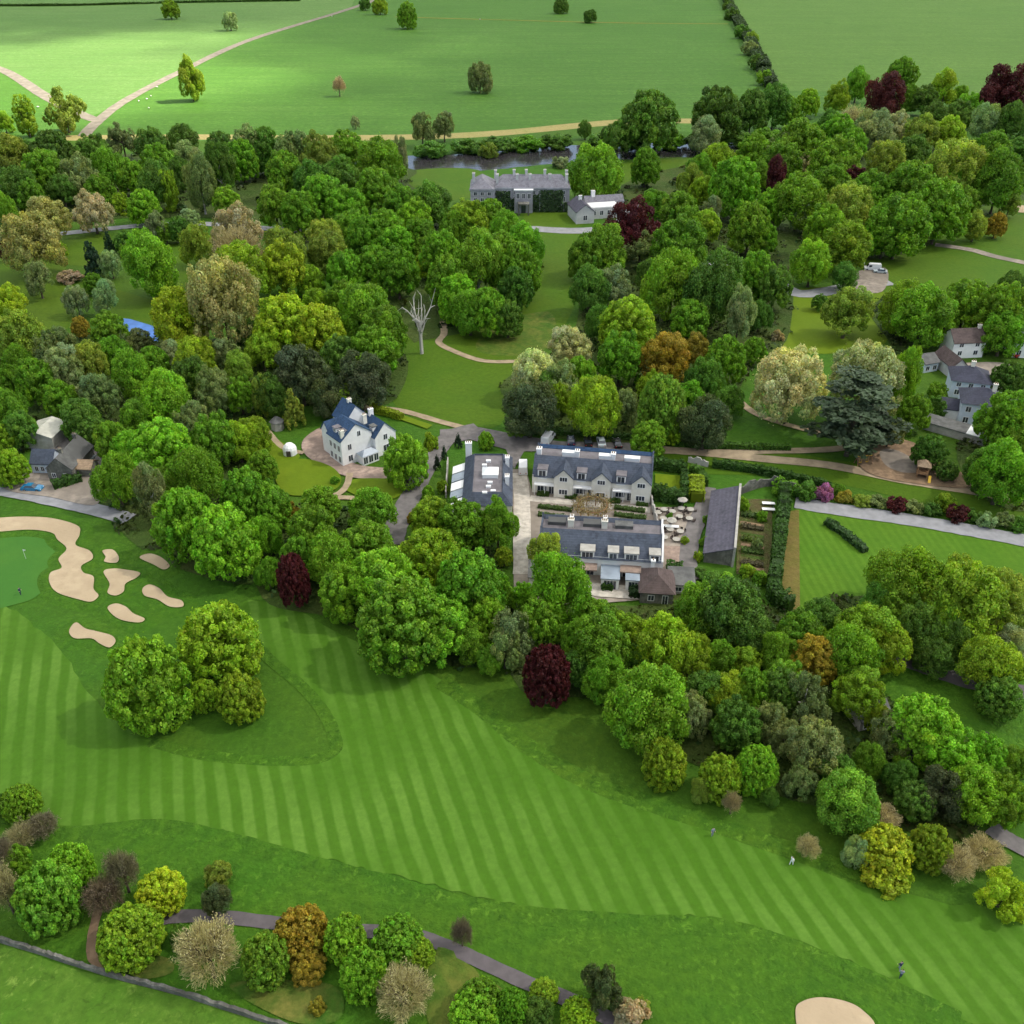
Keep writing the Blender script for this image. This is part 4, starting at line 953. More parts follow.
# ---- upper terrace
A, B = G(532, 493), G(650, 503); rz, L = frame_of(A, B)
t = empty('cottage_terrace', A, rz, 'upper cream cottage terrace with three front gables and grey slate roof', 'terrace house', 'courtyard buildings')
MB().box(0, L, 0, 10.6, -.2, 4.55).build('wall', M['render'], t)
prof = [(-.35, 4.35), (3.6, 7.35), (4.5, 6.55), (4.5, 6.3), (0, 4.3)]
MB().prism([(-.4, 4.28), (3.6, 7.4), (3.6, 7.1), (0, 4.2)], .35, L - .35).prism([(3.6, 7.41), (4.4, 6.7), (4.4, 6.3), (3.6, 7.0)], .35, L - .35).build('roof', M['slate'], t)
MB().box(.35, L - .35, 4.41, 8.0, 6.2, 6.6).build('flat_roof', M['lead'], t)
MB().prism([(8.0, 6.7), (8.6, 7.3), (8.6, 7.0), (8.0, 6.3)], .35, L - .35).prism([(8.61, 7.3), (11.0, 4.5), (10.6, 4.4), (8.61, 6.9)], .35, L - .35).build('roof', M['slateblue'], t)
for x0, x1 in ((0, .34), (L - .34, L)):
    MB().prism([(-.1, 4.4), (3.6, 7.75), (4.5, 7.0), (8.0, 7.0), (8.6, 7.65), (10.75, 4.9), (10.75, 4.4)], x0 - .004, x1 + .004).build('gable_parapet', M['slate'], t)
for u in (.27, .585, .915):
    x = u * L; w2 = 1.95
    block(t, x - w2, x + w2, -1.25, 2.6, 5.1, 7.0, 'y', 'render', 'slate', .22, wname='gable', rname='gable_roof')
    window(t, x, -1.26, 4.75, 1.5, .95, 0, 'white', bars=2); window(t, x, -1.26, 1.7, 1.7, 1.1, 0, 'white', bars=2)
for u in (.085, .415, .745):
    dormer(t, u * L, -.06, 2.2, 3.75, 6.0, 1.9, 'white', 'lead')
    window(t, u * L, -.005, 1.5, 1.9, 1.3, 0, 'white', bars=2)
    window(t, u * L + 2.0, -.005, 1.25, 1.0, 2.0, 0, 'white', 'door', bars=1)
    mb = MB().box(u * L - 1.6, u * L + 2.9, -1.05, -.01, 2.62, 2.9)
    for q in (-1.5, .7, 2.8): mb.box(u * L + q - .06, u * L + q + .06, -1.0, -.88, -.1, 2.615)
    mb.build('porch', M['white'], t)
for u, ww, mz in ((.03, 1.0, 8.2), (.29, 3.0, 7.9), (.355, .9, 8.3), (.60, 2.9, 7.8), (.66, .9, 8.3), (.82, 3.1, 7.7)):
    stack(t, u * L, 5.2, 6.3, mz, ww, 1.1, 'white', 2 if ww < 2 else 0, 'chimney' if ww < 2 else 'roof_housing')
for i in range(10):
    x = L * (.12 + .08 * i)
    o = MB().box(-.75, .75, -.6, .6, 0, .08).build('roof_window', M['glassblue'], t); o.location = (x, 9.75, 6.08); o.rotation_euler = (-math.atan2(2.8, 2.4), 0, 0)
# ---- lower terrace
A, B = G(536, 586), G(662, 594); rz, L2 = frame_of(A, B)
t = empty('cottage_terrace', A, rz, 'lower white cottage terrace with wide dormers and flat glazed extensions facing the trees', 'terrace house', 'courtyard buildings')
y0 = 4.2; D = 11.2
MB().box(0, L2, y0, y0 + D, -.2, 4.4).build('wall', M['white'], t)
MB().prism([(y0 - .4, 4.1), (y0 + 4.3, 7.3), (y0 + 4.3, 7.0), (y0, 4.0)], .35, L2 - .35).prism([(y0 + 4.31, 7.3), (y0 + 5.1, 6.5), (y0 + 5.1, 6.2), (y0 + 4.31, 6.9)], .35, L2 - .35).build('roof', M['slate'], t)
MB().box(.35, L2 - .35, y0 + 5.11, y0 + 8.5, 6.1, 6.45).build('flat_roof', M['lead'], t)
MB().prism([(y0 + 8.51, 6.5), (y0 + 9.2, 7.1), (y0 + D + .3, 4.4), (y0 + D, 4.2), (y0 + 8.51, 6.2)], .35, L2 - .35).build('roof', M['slate'], t)
for x0, x1, mt in ((0, .34, 'slate'), (L2 - .34, L2, 'white')):
    MB().prism([(y0 - .15, 4.2), (y0 + 4.3, 7.7), (y0 + 5.1, 6.9), (y0 + 8.5, 6.9), (y0 + 9.2, 7.5), (y0 + D + .15, 4.7), (y0 + D + .15, 4.2)], x0 - .004, x1 + .004).build('gable_parapet', M[mt], t)
for u, ww in ((.395, 2.5), (.60, 1.8), (.745, 2.5), (.93, 1.9)):
    dormer(t, u * L2, y0 - .05, y0 + 2.4, 3.5, 5.6, ww, 'white', 'concrete')
for u in (.395, .745):
    MB().box(u * L2 - 1.9, u * L2 + 1.9, y0 - 2.2, y0 - .01, 2.7, 2.95).build('balcony', M['pavingpink'], t)
    window(t, u * L2, y0 - .005, 1.3, 2.6, 2.1, 0, 'white', bars=3)
for u in (.585, .78):
    e = MB().box(u * L2 - 1.6, u * L2 + 1.6, y0 - 4.2, y0 - 2.21 if u == .78 else y0 - .01, -.2, 2.6).build('extension', M['white'], t)
    MB().box(u * L2 - 1.75, u * L2 + 1.75, y0 - 4.35, y0 - 2.215 if u == .78 else y0 - .015, 2.604, 2.78).build('extension_roof', M['glassblue'], e)
    window(t, u * L2, y0 - 4.205, 1.3, 2.2, 2.0, 0, 'white', bars=3)
for u in (.12, .24, .92): window(t, u * L2, y0 - .005, 1.5, 1.6, 1.4, 0, 'white', bars=2)
for u, v in ((.245, 6.4), (.52, 6.6)):
    stack(t, u * L2, y0 + v, 6.3, 8.2, 1.1, .8, 'render', 3); stack(t, u * L2 + .1, y0 + v + 1.6, 6.3, 7.9, .6, 1.1, 'white', 2)
for u in (.13, .42, .68):
    MB().box(u * L2 - 1.7, u * L2 + 1.7, y0 + 6.6, y0 + 8.4, 6.46, 7.15).build('roof_housing', M['greyroof'], t)
for u in (.16, .38, .58):
    o = MB().box(-1.2, 1.2, -.75, .75, 0, .1).build('roof_window', M['glassblue'], t); o.location = (u * L2, y0 + 10.0, 6.3); o.rotation_euler = (-math.atan2(2.7, 2.5), 0, 0)
# gardens of the lower terrace
for i, (x0, x1) in enumerate(((.46, .66), (.68, .80))):
    pass
# ---- west wing
c0, c1, c2 = G(462, 500, 6), G(512, 500, 6), G(464, 452, 6)
rz, W_ = frame_of(Vector((c0.x, c0.y, 0)), Vector((c1.x, c1.y, 0))); D_ = (c2 - c0).length
t = empty('west_wing', (c0.x, c0.y, 0), rz, 'long slate wing with lead flat roof and white roof lantern beside the courtyard lane', 'building', 'courtyard buildings')
MB().box(.15, W_ - .15, .15, D_ - .15, -.2, 4.6).build('wall', M['render'], t)
mb = MB(); i = 1.9
o4 = [(-.15, -.15, 4.61), (W_ + .15, -.15, 4.61), (W_ + .15, D_ + .15, 4.61), (-.15, D_ + .15, 4.61)]; n4 = [(i, i, 6.7), (W_ - i, i, 6.7), (W_ - i, D_ - i, 6.7), (i, D_ - i, 6.7)]
d4 = [(i + .12, i + .12, 6.25), (W_ - i - .12, i + .12, 6.25), (W_ - i - .12, D_ - i - .12, 6.25), (i + .12, D_ - i - .12, 6.25)]
for k in range(4):
    j = (k + 1) % 4; mb.poly([o4[k], o4[j], n4[j], n4[k]]); mb.poly([n4[k], n4[j], d4[j], d4[k]])
mb.poly(o4[::-1]); mb.build('roof', M['slate'], t)
MB().box(i + .1, W_ - i - .1, i + .1, D_ - i - .1, 6.0, 6.3).build('flat_roof', M['lead'], t)
lx, ly = W_ * .55, D_ * .48
ln = MB().box(lx - 1.6, lx + 1.6, ly - 1.5, ly + 1.5, 6.31, 7.2).build('roof_lantern', M['white'], t)
MB().hip(lx - 1.7, lx + 1.7, ly - 1.6, ly + 1.6, 7.203, 8.2, 1.4).build('lantern_roof', M['white'], ln)
for x, y in ((.42, .66), (.5, .75), (.55, .30), (.52, .22), (.45, .1), (.62, .13)):
    MB().box(W_ * x - .5, W_ * x + .5, D_ * y - .3, D_ * y + .3, 6.31, 6.75).build('roof_vent', M['white'], t)
for k in range(5):
    y = D_ * (.13 + .18 * k)
    MB().prism([(-2.6, -.1), (-.01, -.1), (-.01, 3.9), (-2.6, 2.9)], y - 1.4, y + 1.4, 'y').build('side_bay', M['greyrender'], t)
    MB().prism([(-2.8, 2.95), (-.02, 4.0), (-.02, 4.2), (-2.8, 3.12)], y - 1.5, y + 1.5, 'y').build('side_bay_roof', M['glassblue'] if k % 2 else M['white'], t)
stack(t, W_ * .06, D_ + .35, -.2, 8.2, 1.3, 1.0, 'white', 3)
stack(t, W_ - 1.0, D_ * .35, 4.8, 7.7, .8, 1.2, 'white', 2); stack(t, W_ - 1.0, D_ * .75, 4.8, 7.7, .8, 1.2, 'white', 2)
for k in range(5): window(t, W_ - .145, D_ * (.15 + .17 * k), 2.2, 1.1, 1.7, math.pi / 2, 'white', bars=1)
# entrance blocks beside the lane
def small_house(px, rzd, w_, d_, e, r, wm, rm, label, axis='x', cat='house', name='house', wins=2, chim=True, group=None, ov=.35):
    p = G(*px); t = empty(name, p, R(rzd), label, cat, group)
    block(t, -w_ / 2, w_ / 2, 0, d_, e, r, axis, wm, rm, ov)
    for k in range(wins):
        x = -w_ / 2 + w_ * (k + .5) / wins
        window(t, x, -.005, min(1.5, e * .45), 1.1, 1.2, 0, 'white'); 
        if e > 4.3: window(t, x, -.005, 3.9, 1.1, 1.2, 0, 'white')
    window(t, w_ / 2 + .005, d_ / 2, min(1.6, e * .45), 1.1, 1.2, math.pi / 2, 'white')
    if e > 4.3: window(t, w_ / 2 + .005, d_ / 2, 4.0, 1.1, 1.2, math.pi / 2, 'white')
    if chim: stack(t, (w_ / 2 - 1.0) if axis == 'x' else 0, d_ / 2 if axis == 'x' else d_ - .9, r - 1.0, r + 1.1, .9, .6, 'render', 2)
    return t
small_house((544, 590), -3, 5.5, 5, 3.0, 4.6, 'white', 'greyroof', 'small white cottage half hidden by the bright tree below courtyard lane', 'x', wins=2, chim=False)
t = empty('cottage', G(656, 604), R(-6), 'small brown tiled cottage with hipped roof at the right foot of lower terrace', 'house')
MB().box(-2.9, 2.9, 0, 6.5, -.2, 2.6).build('wall', M['stonewall'], t); MB().hip(-3.3, 3.3, -.4, 6.9, 2.604, 5.0, 2.6).build('roof', M['tilebrown'], t)
window(t, -1, -.005, 1.3, 1.0, 1.1, 0, 'white'); window(t, 1.5, -.005, 1.0, .9, 1.9, 0, 'white', 'door'); stack(t, -.8, 5.6, 3.6, 5.6, .7, .6, 'white', 1)
t = empty('lean_to', G(681, 594), R(-4), 'low grey lean-to shed right of the brown tiled cottage', 'shed')
MB().prism([(0, -.1), (4, -.1), (4, 2.9), (0, 2.1)], -2.3, 2.3).build('wall', M['concrete'], t)
MB().prism([(-.3, 2.08), (4.2, 2.98), (4.2, 3.14), (-.3, 2.24)], -2.45, 2.45).build('roof', M['greyroof'], t)
window(t, -.6, -.005, 1.1, 1.2, .9, 0, 'white'); 
# ---- long shed
a, b = G(731, 566), G(736.5, 503)
rz, Ls = frame_of(a, b)
t = empty('long_shed', a, rz, 'long lean-to shed with purple slate roof against a tall pale wall', 'shed')
MB().prism([(.02, -.1), (5.2, -.1), (5.2, 2.0), (.02, 3.9)], 0, Ls).build('wall', M['stonewall'], t)
MB().prism([(.02, 3.95), (5.5, 1.95), (5.5, 2.13), (.02, 4.15)], -.2, Ls + .2).build('roof', M['slatepurple'], t)
MB().box(-.4, Ls + .4, -.45, .01, -.1, 4.6).build('back_wall', M['concrete'], t)
for k in range(7): window(t, Ls * (.08 + .14 * k), 5.205, 1.1, 1.2, .9, math.pi, 'white')
# ---- manor
A, B = G(471, 212), G(569, 212); rz, Lm = frame_of(A, B)
t = empty('manor_house', A, rz, 'grand grey manor with mauve slate roofs, many tall pale chimneys and ivy', 'mansion')
Dm = 13.0; E = 9.2
MB().box(9.5, Lm, 0, Dm, -.2, E).box(0, 9.49, -2.0, Dm + .5, -.2, E + .004).build('wall', M['manorstone'], t)
MB().hip(9.3, Lm + .3, -.3, Dm / 2, E + .004, E + 3.0).hip(9.3, Lm + .3, Dm / 2 + .01, Dm + .3, E + .004, E + 3.0).build('roof', M['slatemauve'], t)
MB().hip(-.3, 9.29, -2.3, Dm + .8, E + .006, E + 3.4).build('roof', M['slatemauve'], t)
MB().box(9.51, Lm + .35, -.36, -.30, E - .3, E + .35).box(-.36, 9.5, -2.4, -2.31, E - .3, E + .35).build('parapet', M['manorstone'], t)
for fx, yy in ((.03, 5), (.25, 9.5), (.44, 10.2), (.565, 10.2), (.755, 10.2), (.975, 9.5), (.27, 3.3), (.47, 3.3), (.60, 3.3), (.80, 3.3), (.97, 3.3)):
    stack(t, fx * Lm, yy, E + .6, E + 4.7, 1.0, 1.5, 'greyrender', 2)
px0 = .535 * Lm
MB().box(px0 - 3.6, px0 + 3.6, -1.6, -.01, -.2, E - .6).build('entrance_bay', M['manorstone'], t)
MB().box(px0 - 3.8, px0 + 3.8, -1.9, .3, E - .596, E - .1).build('entrance_cornice', M['white'], t)
pc = MB().box(px0 - 2.2, px0 + 2.2, -5.2, -1.61, 4.0, 4.5)
for q in (-1.9, 1.9): pc.box(px0 + q - .3, px0 + q + .3, -5.0, -4.4, -.1, 3.995)
pc.build('porch', M['stonewall'], t)
window(t, px0, -1.61, 1.6, 1.6, 2.9, 0, 'darktimber', 'door', 1)
for r_ in (1.9, 5.0, 7.6):
    for fx in (.28, .335, .39, .45, .64, .70, .76, .82, .88, .94): window(t, fx * Lm, -.005, r_, 1.2, 1.9 if r_ < 7 else 1.3, 0, 'white')
    for fx in (.05, .12, .19): window(t, fx * Lm, -2.005, r_, 1.2, 1.9 if r_ < 7 else 1.3, 0, 'white')
for q in (-2.2, 0, 2.2): window(t, px0 + q, -1.605, 6.6, 1.1, 1.9, 0, 'white')
rs = np.random.RandomState(8)
def ivy(parent, blobs, col_, yy):
    V, T = [], []
    for x0, x1, z0, z1 in blobs:
        n = int((x1 - x0) * (z1 - z0) * 14)
        p = np.stack([rs.uniform(x0, x1, n), yy - rs.uniform(.05, .7, n), z0 + (z1 - z0) * rs.uniform(0, 1, n) ** 1.2], 1)
        v, _ = leaf_cloud(rs, p, np.tile([[0, -1.0, .3]], (n, 1)), .38, None); V.append(v); T.append(np.ones((n, 3)) * rs.uniform(.5, 1.6, (n, 1)))
    o = link('ivy', cards_mesh('ivy', np.concatenate(V), np.concatenate(T)), None, parent); o.color = (*col_, 1)
ivy(t, [(10, 15.5, 0, 8.2), (15.8, 17.5, 0, 5.5), (24.5, 27, 0, 7), (27.5, 36.5, .2, 8.6), (37, Lm - .5, 0, 4)], (.045, .085, .03), 0)
ivy(t, [(.5, 3, 0, 4), (6, 9, 0, 6)], (.035, .07, .02), -2.0)
t = empty('manor_annexe', G(580, 224), R(12), 'low annexe with purple slate roofs and white flat roof right of grey manor', 'building')
block(t, -1.5, 5.5, 0, 13, 4.4, 7.0, 'y', 'greyrender', 'slatepurple', .3)
MB().box(5.51, 17.5, 5, 12, -.2, 4.2).build('wall', M['greyrender'], t)
MB().box(5.9, 17.2, 5.2, 11.8, 4.203, 4.5).build('flat_roof', M['white'], t)
block(t, 5.51, 21, 12.01, 17, 4.3, 6.3, 'x', 'greyrender', 'slatemauve', .3)
stack(t, 9, 14.5, 5.4, 8.4, 1.4, 1.2, 'white', 2); stack(t, 2, 8, 6.2, 8.6, 1.2, .8, 'white', 2)
for x in (7, 10, 13, 16): window(t, x, 4.995, 2.3, 1.3, 1.7, 0, 'white')
window(t, 2, -.005, 2.2, 1.5, 1.8, 0, 'white'); window(t, 7.5, 4.992, 3.4, .6, .5, 0, 'white')
# ---- white gabled house
t = empty('white_house', G(343.5, 467), R(40), 'white gabled house with deep blue slate roofs set at an angle', 'house'); t.scale = (.86, .86, .9)
block(t, 0, 9.2, 0, 6.5, 7.0, 10.4, 'y', 'white', 'slateblue', .3)
block(t, 9.21, 15.6, -1.4, 5.5, 5.6, 8.8, 'y', 'white', 'slateblue', .3)
block(t, 5.4, 12.4, 6.51, 12.5, 8.0, 11.6, 'y', 'white', 'slateblue', .3)
block(t, 0.5, 5.39, 6.52, 10.5, 6.6, 9.0, 'x', 'white', 'slateblue', .3)
for z in (1.6, 4.6):
    for y in (1.3, 3.3, 5.3): window(t, -.005, y, z, 1.0, 1.6, -math.pi / 2, 'white')
window(t, 2.4, -.005, 1.7, 1.2, 1.6, 0, 'white'); window(t, 2.4, -.005, 4.8, 1.0, 1.5, 0, 'white'); window(t, 5.4, -.005, 7.6, .9, 1.3, 0, 'white'); window(t, 12.4, -1.405, 1.8, 1.6, 1.7, 0, 'white'); window(t, 12.4, -1.405, 4.9, 1.1, 1.4, 0, 'white')
window(t, 15.605, 2, 2.0, 1.2, 1.6, math.pi / 2, 'white')
stack(t, .9, .6, 7.3, 9.7, .9, .7, 'render', 2); stack(t, 9.2, 3.0, 8.0, 10.5, 1.1, .8, 'render', 3); stack(t, 9.0, 9.6, 11.2, 12.5, 1.0, .8, 'render', 2); stack(t, 12.4, 4.9, 8.4, 10.4, 1.2, .8, 'white', 2)
for y in (1.6, 4.2):
    q = MB().box(.9, 3.0, y - .8, y + .8, 7.5, 9.0).build('dormer', M['white'], t)
    MB().box(.7, 3.2, y - .95, y + .95, 9.003, 9.15).build('dormer_roof', M['lead'], q)
    window(t, .895, y, 8.3, .9, .8, -math.pi / 2, 'white')
q = MB().box(9.7, 11.2, .2, 1.8, 6.4, 7.7).build('dormer', M['white'], t); MB().box(9.5, 11.3, .05, 1.95, 7.703, 7.85).build('dormer_roof', M['greyroof'], q)
cv = MB().box(4.2, 9.0, -3.0, -.01, -.1, 2.5).build('conservatory', M['white'], t)
MB().hip(4.0, 9.2, -3.2, -.02, 2.503, 3.6).build('conservatory_roof', M['glassblue'], cv)
for x in (5, 6.6, 8.2): window(t, x, -3.005, 1.3, 1.2, 1.8, 0, 'white', bars=1)
# ---- summer house and garden tents of the white house
t = empty('summer_house', G(278, 429), R(20), 'small grey hexagonal summer house on the lawn left of white gabled house', 'summer house')
mb = MB(); hx = [(1.5 * math.cos(k * math.pi / 3), 1.5 * math.sin(k * math.pi / 3)) for k in range(6)]
for k in range(6):
    a, b = hx[k], hx[(k + 1) % 6]; mb.poly([(a[0], a[1], -.05), (b[0], b[1], -.05), (b[0], b[1], 2.2), (a[0], a[1], 2.2)])
mb.build('wall', M['concrete'], t); mb = MB()
for k in range(6):
    a, b = hx[k], hx[(k + 1) % 6]; mb.poly([(a[0] * 1.25, a[1] * 1.25, 2.15), (b[0] * 1.25, b[1] * 1.25, 2.15), (0, 0, 3.5)])
mb.poly([(q[0] * 1.25, q[1] * 1.25, 2.15) for q in hx][::-1]); mb.build('roof', M['greyroof'], t)
t = empty('garden_tent', G(290.5, 454.5), 0, 'white domed garden tent beside the path left of white gabled house', 'tent')
prof = [(1.6, 0), (1.6, 1.5), (1.35, 2.2), (.8, 2.75), (.0, 2.95)]; mb = MB(); nn = 12
for (r0, z0), (r1, z1) in zip(prof, prof[1:]):
    for k in range(nn):
        a, b = 2 * math.pi * k / nn, 2 * math.pi * (k + 1) / nn
        q = [(r0 * math.cos(a), r0 * math.sin(a), z0), (r0 * math.cos(b), r0 * math.sin(b), z0), (r1 * math.cos(b), r1 * math.sin(b), z1)]
        if r1 > 0: q.append((r1 * math.cos(a), r1 * math.sin(a), z1))
        mb.poly(q)
mb.build('canopy', M['white'], t); MB().box(-.5, .5, -1.63, -1.55, 0, 1.7).build('doorway', M['darktimber'], t)
# ---- farmhouse bottom left
t = empty('farm_barn', G(40, 449), R(-6), 'pale sheet roofed barn behind the farmhouse', 'barn')
block(t, -3.6, 3.6, 0, 7.5, 3.0, 4.2, 'y', 'concrete', 'paleroof', .2)
t = empty('farmhouse', G(63, 481), R(-4), 'old stone farmhouse with mixed grey tiled roofs beside farm road', 'house'); t.scale = (.82, .82, .85)
block(t, -3.6, 3.2, 0, 12.5, 3.6, 6.6, 'y', 'stonewall', 'greyroof', .35)
block(t, -9.5, -3.61, 3.0, 8.5, 3.2, 5.8, 'x', 'bluewall', 'slate', .3)
block(t, 3.21, 7.2, 2, 6.5, 2.6, 4.0, 'x', 'stonewall', 'tiletan', .3)
stack(t, -.2, 3, 6.0, 7.8, .9, .7, 'stonewall', 2); stack(t, -.2, 11.2, 6.0, 7.8, .9, .7, 'stonewall', 2)
for x in (-2, 1.2): window(t, x, -.005, 1.6, 1.0, 1.2, 0, 'white')
for x in (-8.2, -6.6, -5): window(t, x, 2.995, 1.6, .9, 1.3, 0, 'white')
# ---- village
VG = 'village houses'
t = small_house((966, 358), 6, 9, 6.5, 4.6, 7.2, 'white', 'tilebrown', 'white village house with brown roof, farthest of the close group', 'x', group=VG)
t = small_house((957, 378), 8, 4.2, 9, 3.2, 5.2, 'greyrender', 'tilebrown', 'low brown roofed wing joining two village houses', 'y', chim=False, group=VG, name='house_wing')
p = G(967, 399); t = empty('village_house', p, R(-16), 'village house with dark hipped roof above a hedge', 'house', VG)
MB().box(-4.4, 4.4, 0, 8, -.2, 4.6).build('wall', M['bluewall'], t); MB().hip(-4.9, 4.9, -.5, 8.5, 4.604, 7.4).build('roof', M['slatedark'], t); stack(t, 0, 4, 6.8, 8.6, .9, .7, 'render', 2)
for x in (-2.8, 0, 2.8): window(t, x, -.005, 1.6, 1.1, 1.3, 0, 'white'); window(t, x, -.005, 3.7, 1.0, 1.0, 0, 'white')
p = G(977, 428); t = empty('village_house', p, R(-18), 'tall pale blue village house with dark hipped roof, nearest of the group', 'house', VG)
MB().box(-4.6, 4.6, 0, 8, -.2, 6.0).build('wall', M['bluewall'], t); MB().hip(-5.1, 5.1, -.5, 8.5, 6.004, 8.8).build('roof', M['slatedark'], t); stack(t, 2, 4, 8.0, 10.0, .9, .7, 'render', 2)
block(t, -8.5, -4.61, 2, 7, 3.0, 4.6, 'x', 'white', 'slatedark', .3); block(t, 4.61, 10, 5, 10, 3.2, 5.0, 'x', 'greyrender', 'slatedark', .3)
for x in (-3, 0, 3): window(t, x, -.005, 1.7, 1.1, 1.4, 0, 'white'); window(t, x, -.005, 4.5, 1.1, 1.3, 0, 'white')
t = small_house((1024, 358), -8, 7, 7, 4.6, 7.4, 'white', 'slatemauve', 'white house cut by the right edge beside a red car', 'x', group=VG)
t = empty('village_shed', G(953, 438), R(-38), 'long low shed with patched roof and white end near the playground', 'shed')
MB().prism([(0, -.1), (3.6, -.1), (3.6, 2.5), (0, 2.0)], -7, 6.5).build('wall', M['concrete'], t)
MB().prism([(-.2, 2.0), (3.8, 2.55), (3.8, 2.7), (-.2, 2.15)], -7.2, 2.4).build('roof', M['greyroof'], t)
MB().prism([(-.2, 2.02), (3.8, 2.57), (3.8, 2.75), (-.2, 2.2)], 2.42, 6.8).build('roof', M['white'], t)
t = small_house((930, 372), 20, 4.5, 5.5, 2.6, 4.0, 'bluewall', 'greyroof', 'small pale blue outbuilding half behind a tree left of the village', 'x', chim=False, cat='outbuilding', name='outbuilding')
for px, l in (((871, 722), 'grey'), ((920, 757), 'pale')):
    pass
small_house((873, 729), 15, 5, 4, 2.4, 3.6, 'concrete', 'greyroof', 'grey shed roof glimpsed between trees below the grey road', 'x', chim=False, cat='shed', name='shed')
small_house((919, 762), 10, 3.6, 3, 2.2, 3.2, 'concrete', 'slate', 'tiny slate shed glimpsed among trees near the right edge', 'x', chim=False, cat='shed', name='shed')
# ================================================================ WALLS, HEDGES
def wall(name, px, th, h, mat, label, cat='wall'):
    pts = catmull([G(x, y) for x, y in px], False, 14); mb = MB(); n = len(pts); S_ = []
    rw = random.Random(4)
    for i, p in enumerate(pts):
        d = (pts[min(i + 1, n - 1)] - pts[max(i - 1, 0)]).normalized(); nn = Vector((-d.y, d.x, 0)); hh = h * rw.uniform(.72, 1.25)
        S_.append([p + nn * th / 2 - Vector((0, 0, .1)), p + nn * th * .36 + Vector((0, 0, hh)), p - nn * th * .36 + Vector((0, 0, hh)), p - nn * th / 2 - Vector((0, 0, .1))])
    for a, b in zip(S_, S_[1:]):
        for k in range(3): mb.poly([a[k], a[k + 1], b[k + 1], b[k]])
    mb.poly(S_[0][::-1]); mb.poly(S_[-1])
    return tag(mb.build(name, M[mat], None), label, cat)
wall('stone_wall', [(-20, 935), (0, 941), (40, 953), (70, 963), (120, 978), (170, 991), (230, 1010), (300, 1032)], .55, .8, 'stonewall', 'old grey stone wall crossing the bottom left corner of photo')
wall('garden_wall', [(650, 500), (653, 512), (657, 528)], .4, 1.8, 'concrete', 'pale garden wall right of upper cottage terrace')
wall('garden_wall', [(448, 462), (447, 480), (446, 498)], .35, 1.6, 'concrete', 'thin pale garden wall left of long slate wing')
wall('garden_wall', [(688, 462), (708, 467)], .5, 1.6, 'concrete', 'short pale garden wall below the main drive')
wall('garden_wall', [(735, 496), (770, 486), (800, 497)], .4, 2.2, 'stonewall', 'stone garden wall above the kitchen garden')
def hedge(px, wd, h, colr, label, group=None, name='hedge', size=.28, rough=.1, dens=26, fuzz=.05):
    rs = np.random.RandomState(abs(hash(label)) % 1000 if False else len(label) * 7)
    pts = catmull([G(x, y) for x, y in px], False, 6); V, T = [], []
    core_v, core_f = [], []
    n = len(pts); S_ = []
    for i, p in enumerate(pts):
        d = (pts[min(i + 1, n - 1)] - pts[max(i - 1, 0)]).normalized(); nn = Vector((-d.y, d.x, 0)); a = wd / 2 * .86; hh = h * .9
        S_.append([p + nn * a, p + nn * a + Vector((0, 0, hh)), p - nn * a + Vector((0, 0, hh)), p - nn * a])
    for i in range(n):
        core_v += [tuple(q) for q in S_[i]]
        if i:
            for k in range(3): core_f.append((4 * i - 4 + k, 4 * i - 3 + k, 4 * i + 1 + k, 4 * i + k))
    core_f.append((0, 1, 2, 3)); core_f.append((4 * n - 1, 4 * n - 2, 4 * n - 3, 4 * n - 4))
    for a, b in zip(pts, pts[1:]):
        l = (b - a).length
        if l < 1e-3: continue
        d = (b - a) / l; nn = np.array([-d.y, d.x, 0])
        bump = 1 + rough * rs.normal()
        for kind in ('top', 'l', 'r'):
            m = max(2, int(l * (wd if kind == 'top' else h) * dens * (.28 / size) ** 2 * .5))
            u = rs.uniform(0, 1, (m, 1)); base = np.array(a)[None] + (np.array(b) - np.array(a))[None] * u
            if kind == 'top': p = base + nn * rs.uniform(-.5, .5, (m, 1)) * wd; p[:, 2] += h * bump; p = p + rs.normal(size=(m, 3)) * fuzz; nr = np.tile([[0, 0, 1.0]], (m, 1))
            else:
                s_ = 1 if kind == 'l' else -1; p = base + nn * s_ * wd / 2 * bump; p[:, 2] += rs.uniform(0, 1, m) * h * bump; nr = np.tile(nn[None] * s_, (m, 1))
            v, _ = leaf_cloud(rs, p, nr, size, None); V.append(v); T.append(np.ones((m, 3)) * rs.uniform(.7, 1.3, (m, 1)) * rs.uniform(.85, 1.15))
    o = link(name, cards_mesh(name, np.concatenate(V), np.concatenate(T), (core_v, core_f)))
    o.color = (*colr, 1); return tag(o, label, 'hedge', group)
DG, MG, YG = (.045, .11, .016), (.07, .16, .018), (.24, .33, .016)
hedge([(652, 497), (668, 501), (684, 504)], 2.4, 2.6, DG, 'dark clipped hedge in front of the square garden lawn', 'clipped garden hedges')
hedge([(652, 468), (668, 470), (686, 473)], 2.2, 2.4, DG, 'dark clipped hedge behind the square garden lawn', 'clipped garden hedges')
hedge([(684, 476), (684, 490), (685, 502)], 1.4, 2.2, DG, 'dark clipped hedge between the square lawn and yellow-green hedge', 'clipped garden hedges')
hedge([(695, 484), (696, 494), (696, 503)], 2.8, 2.6, YG, 'thick yellow-green clipped hedge beside the square garden lawn', 'clipped garden hedges')
hedge([(690, 473), (700, 478), (704, 488)], 1.6, 2.2, MG, 'mid green curved hedge behind the yellow-green hedge', 'clipped garden hedges')
sheet('garden_lawn', [(655, 475), (680, 477), (682, 494), (655, 491)], M['garden'], False)
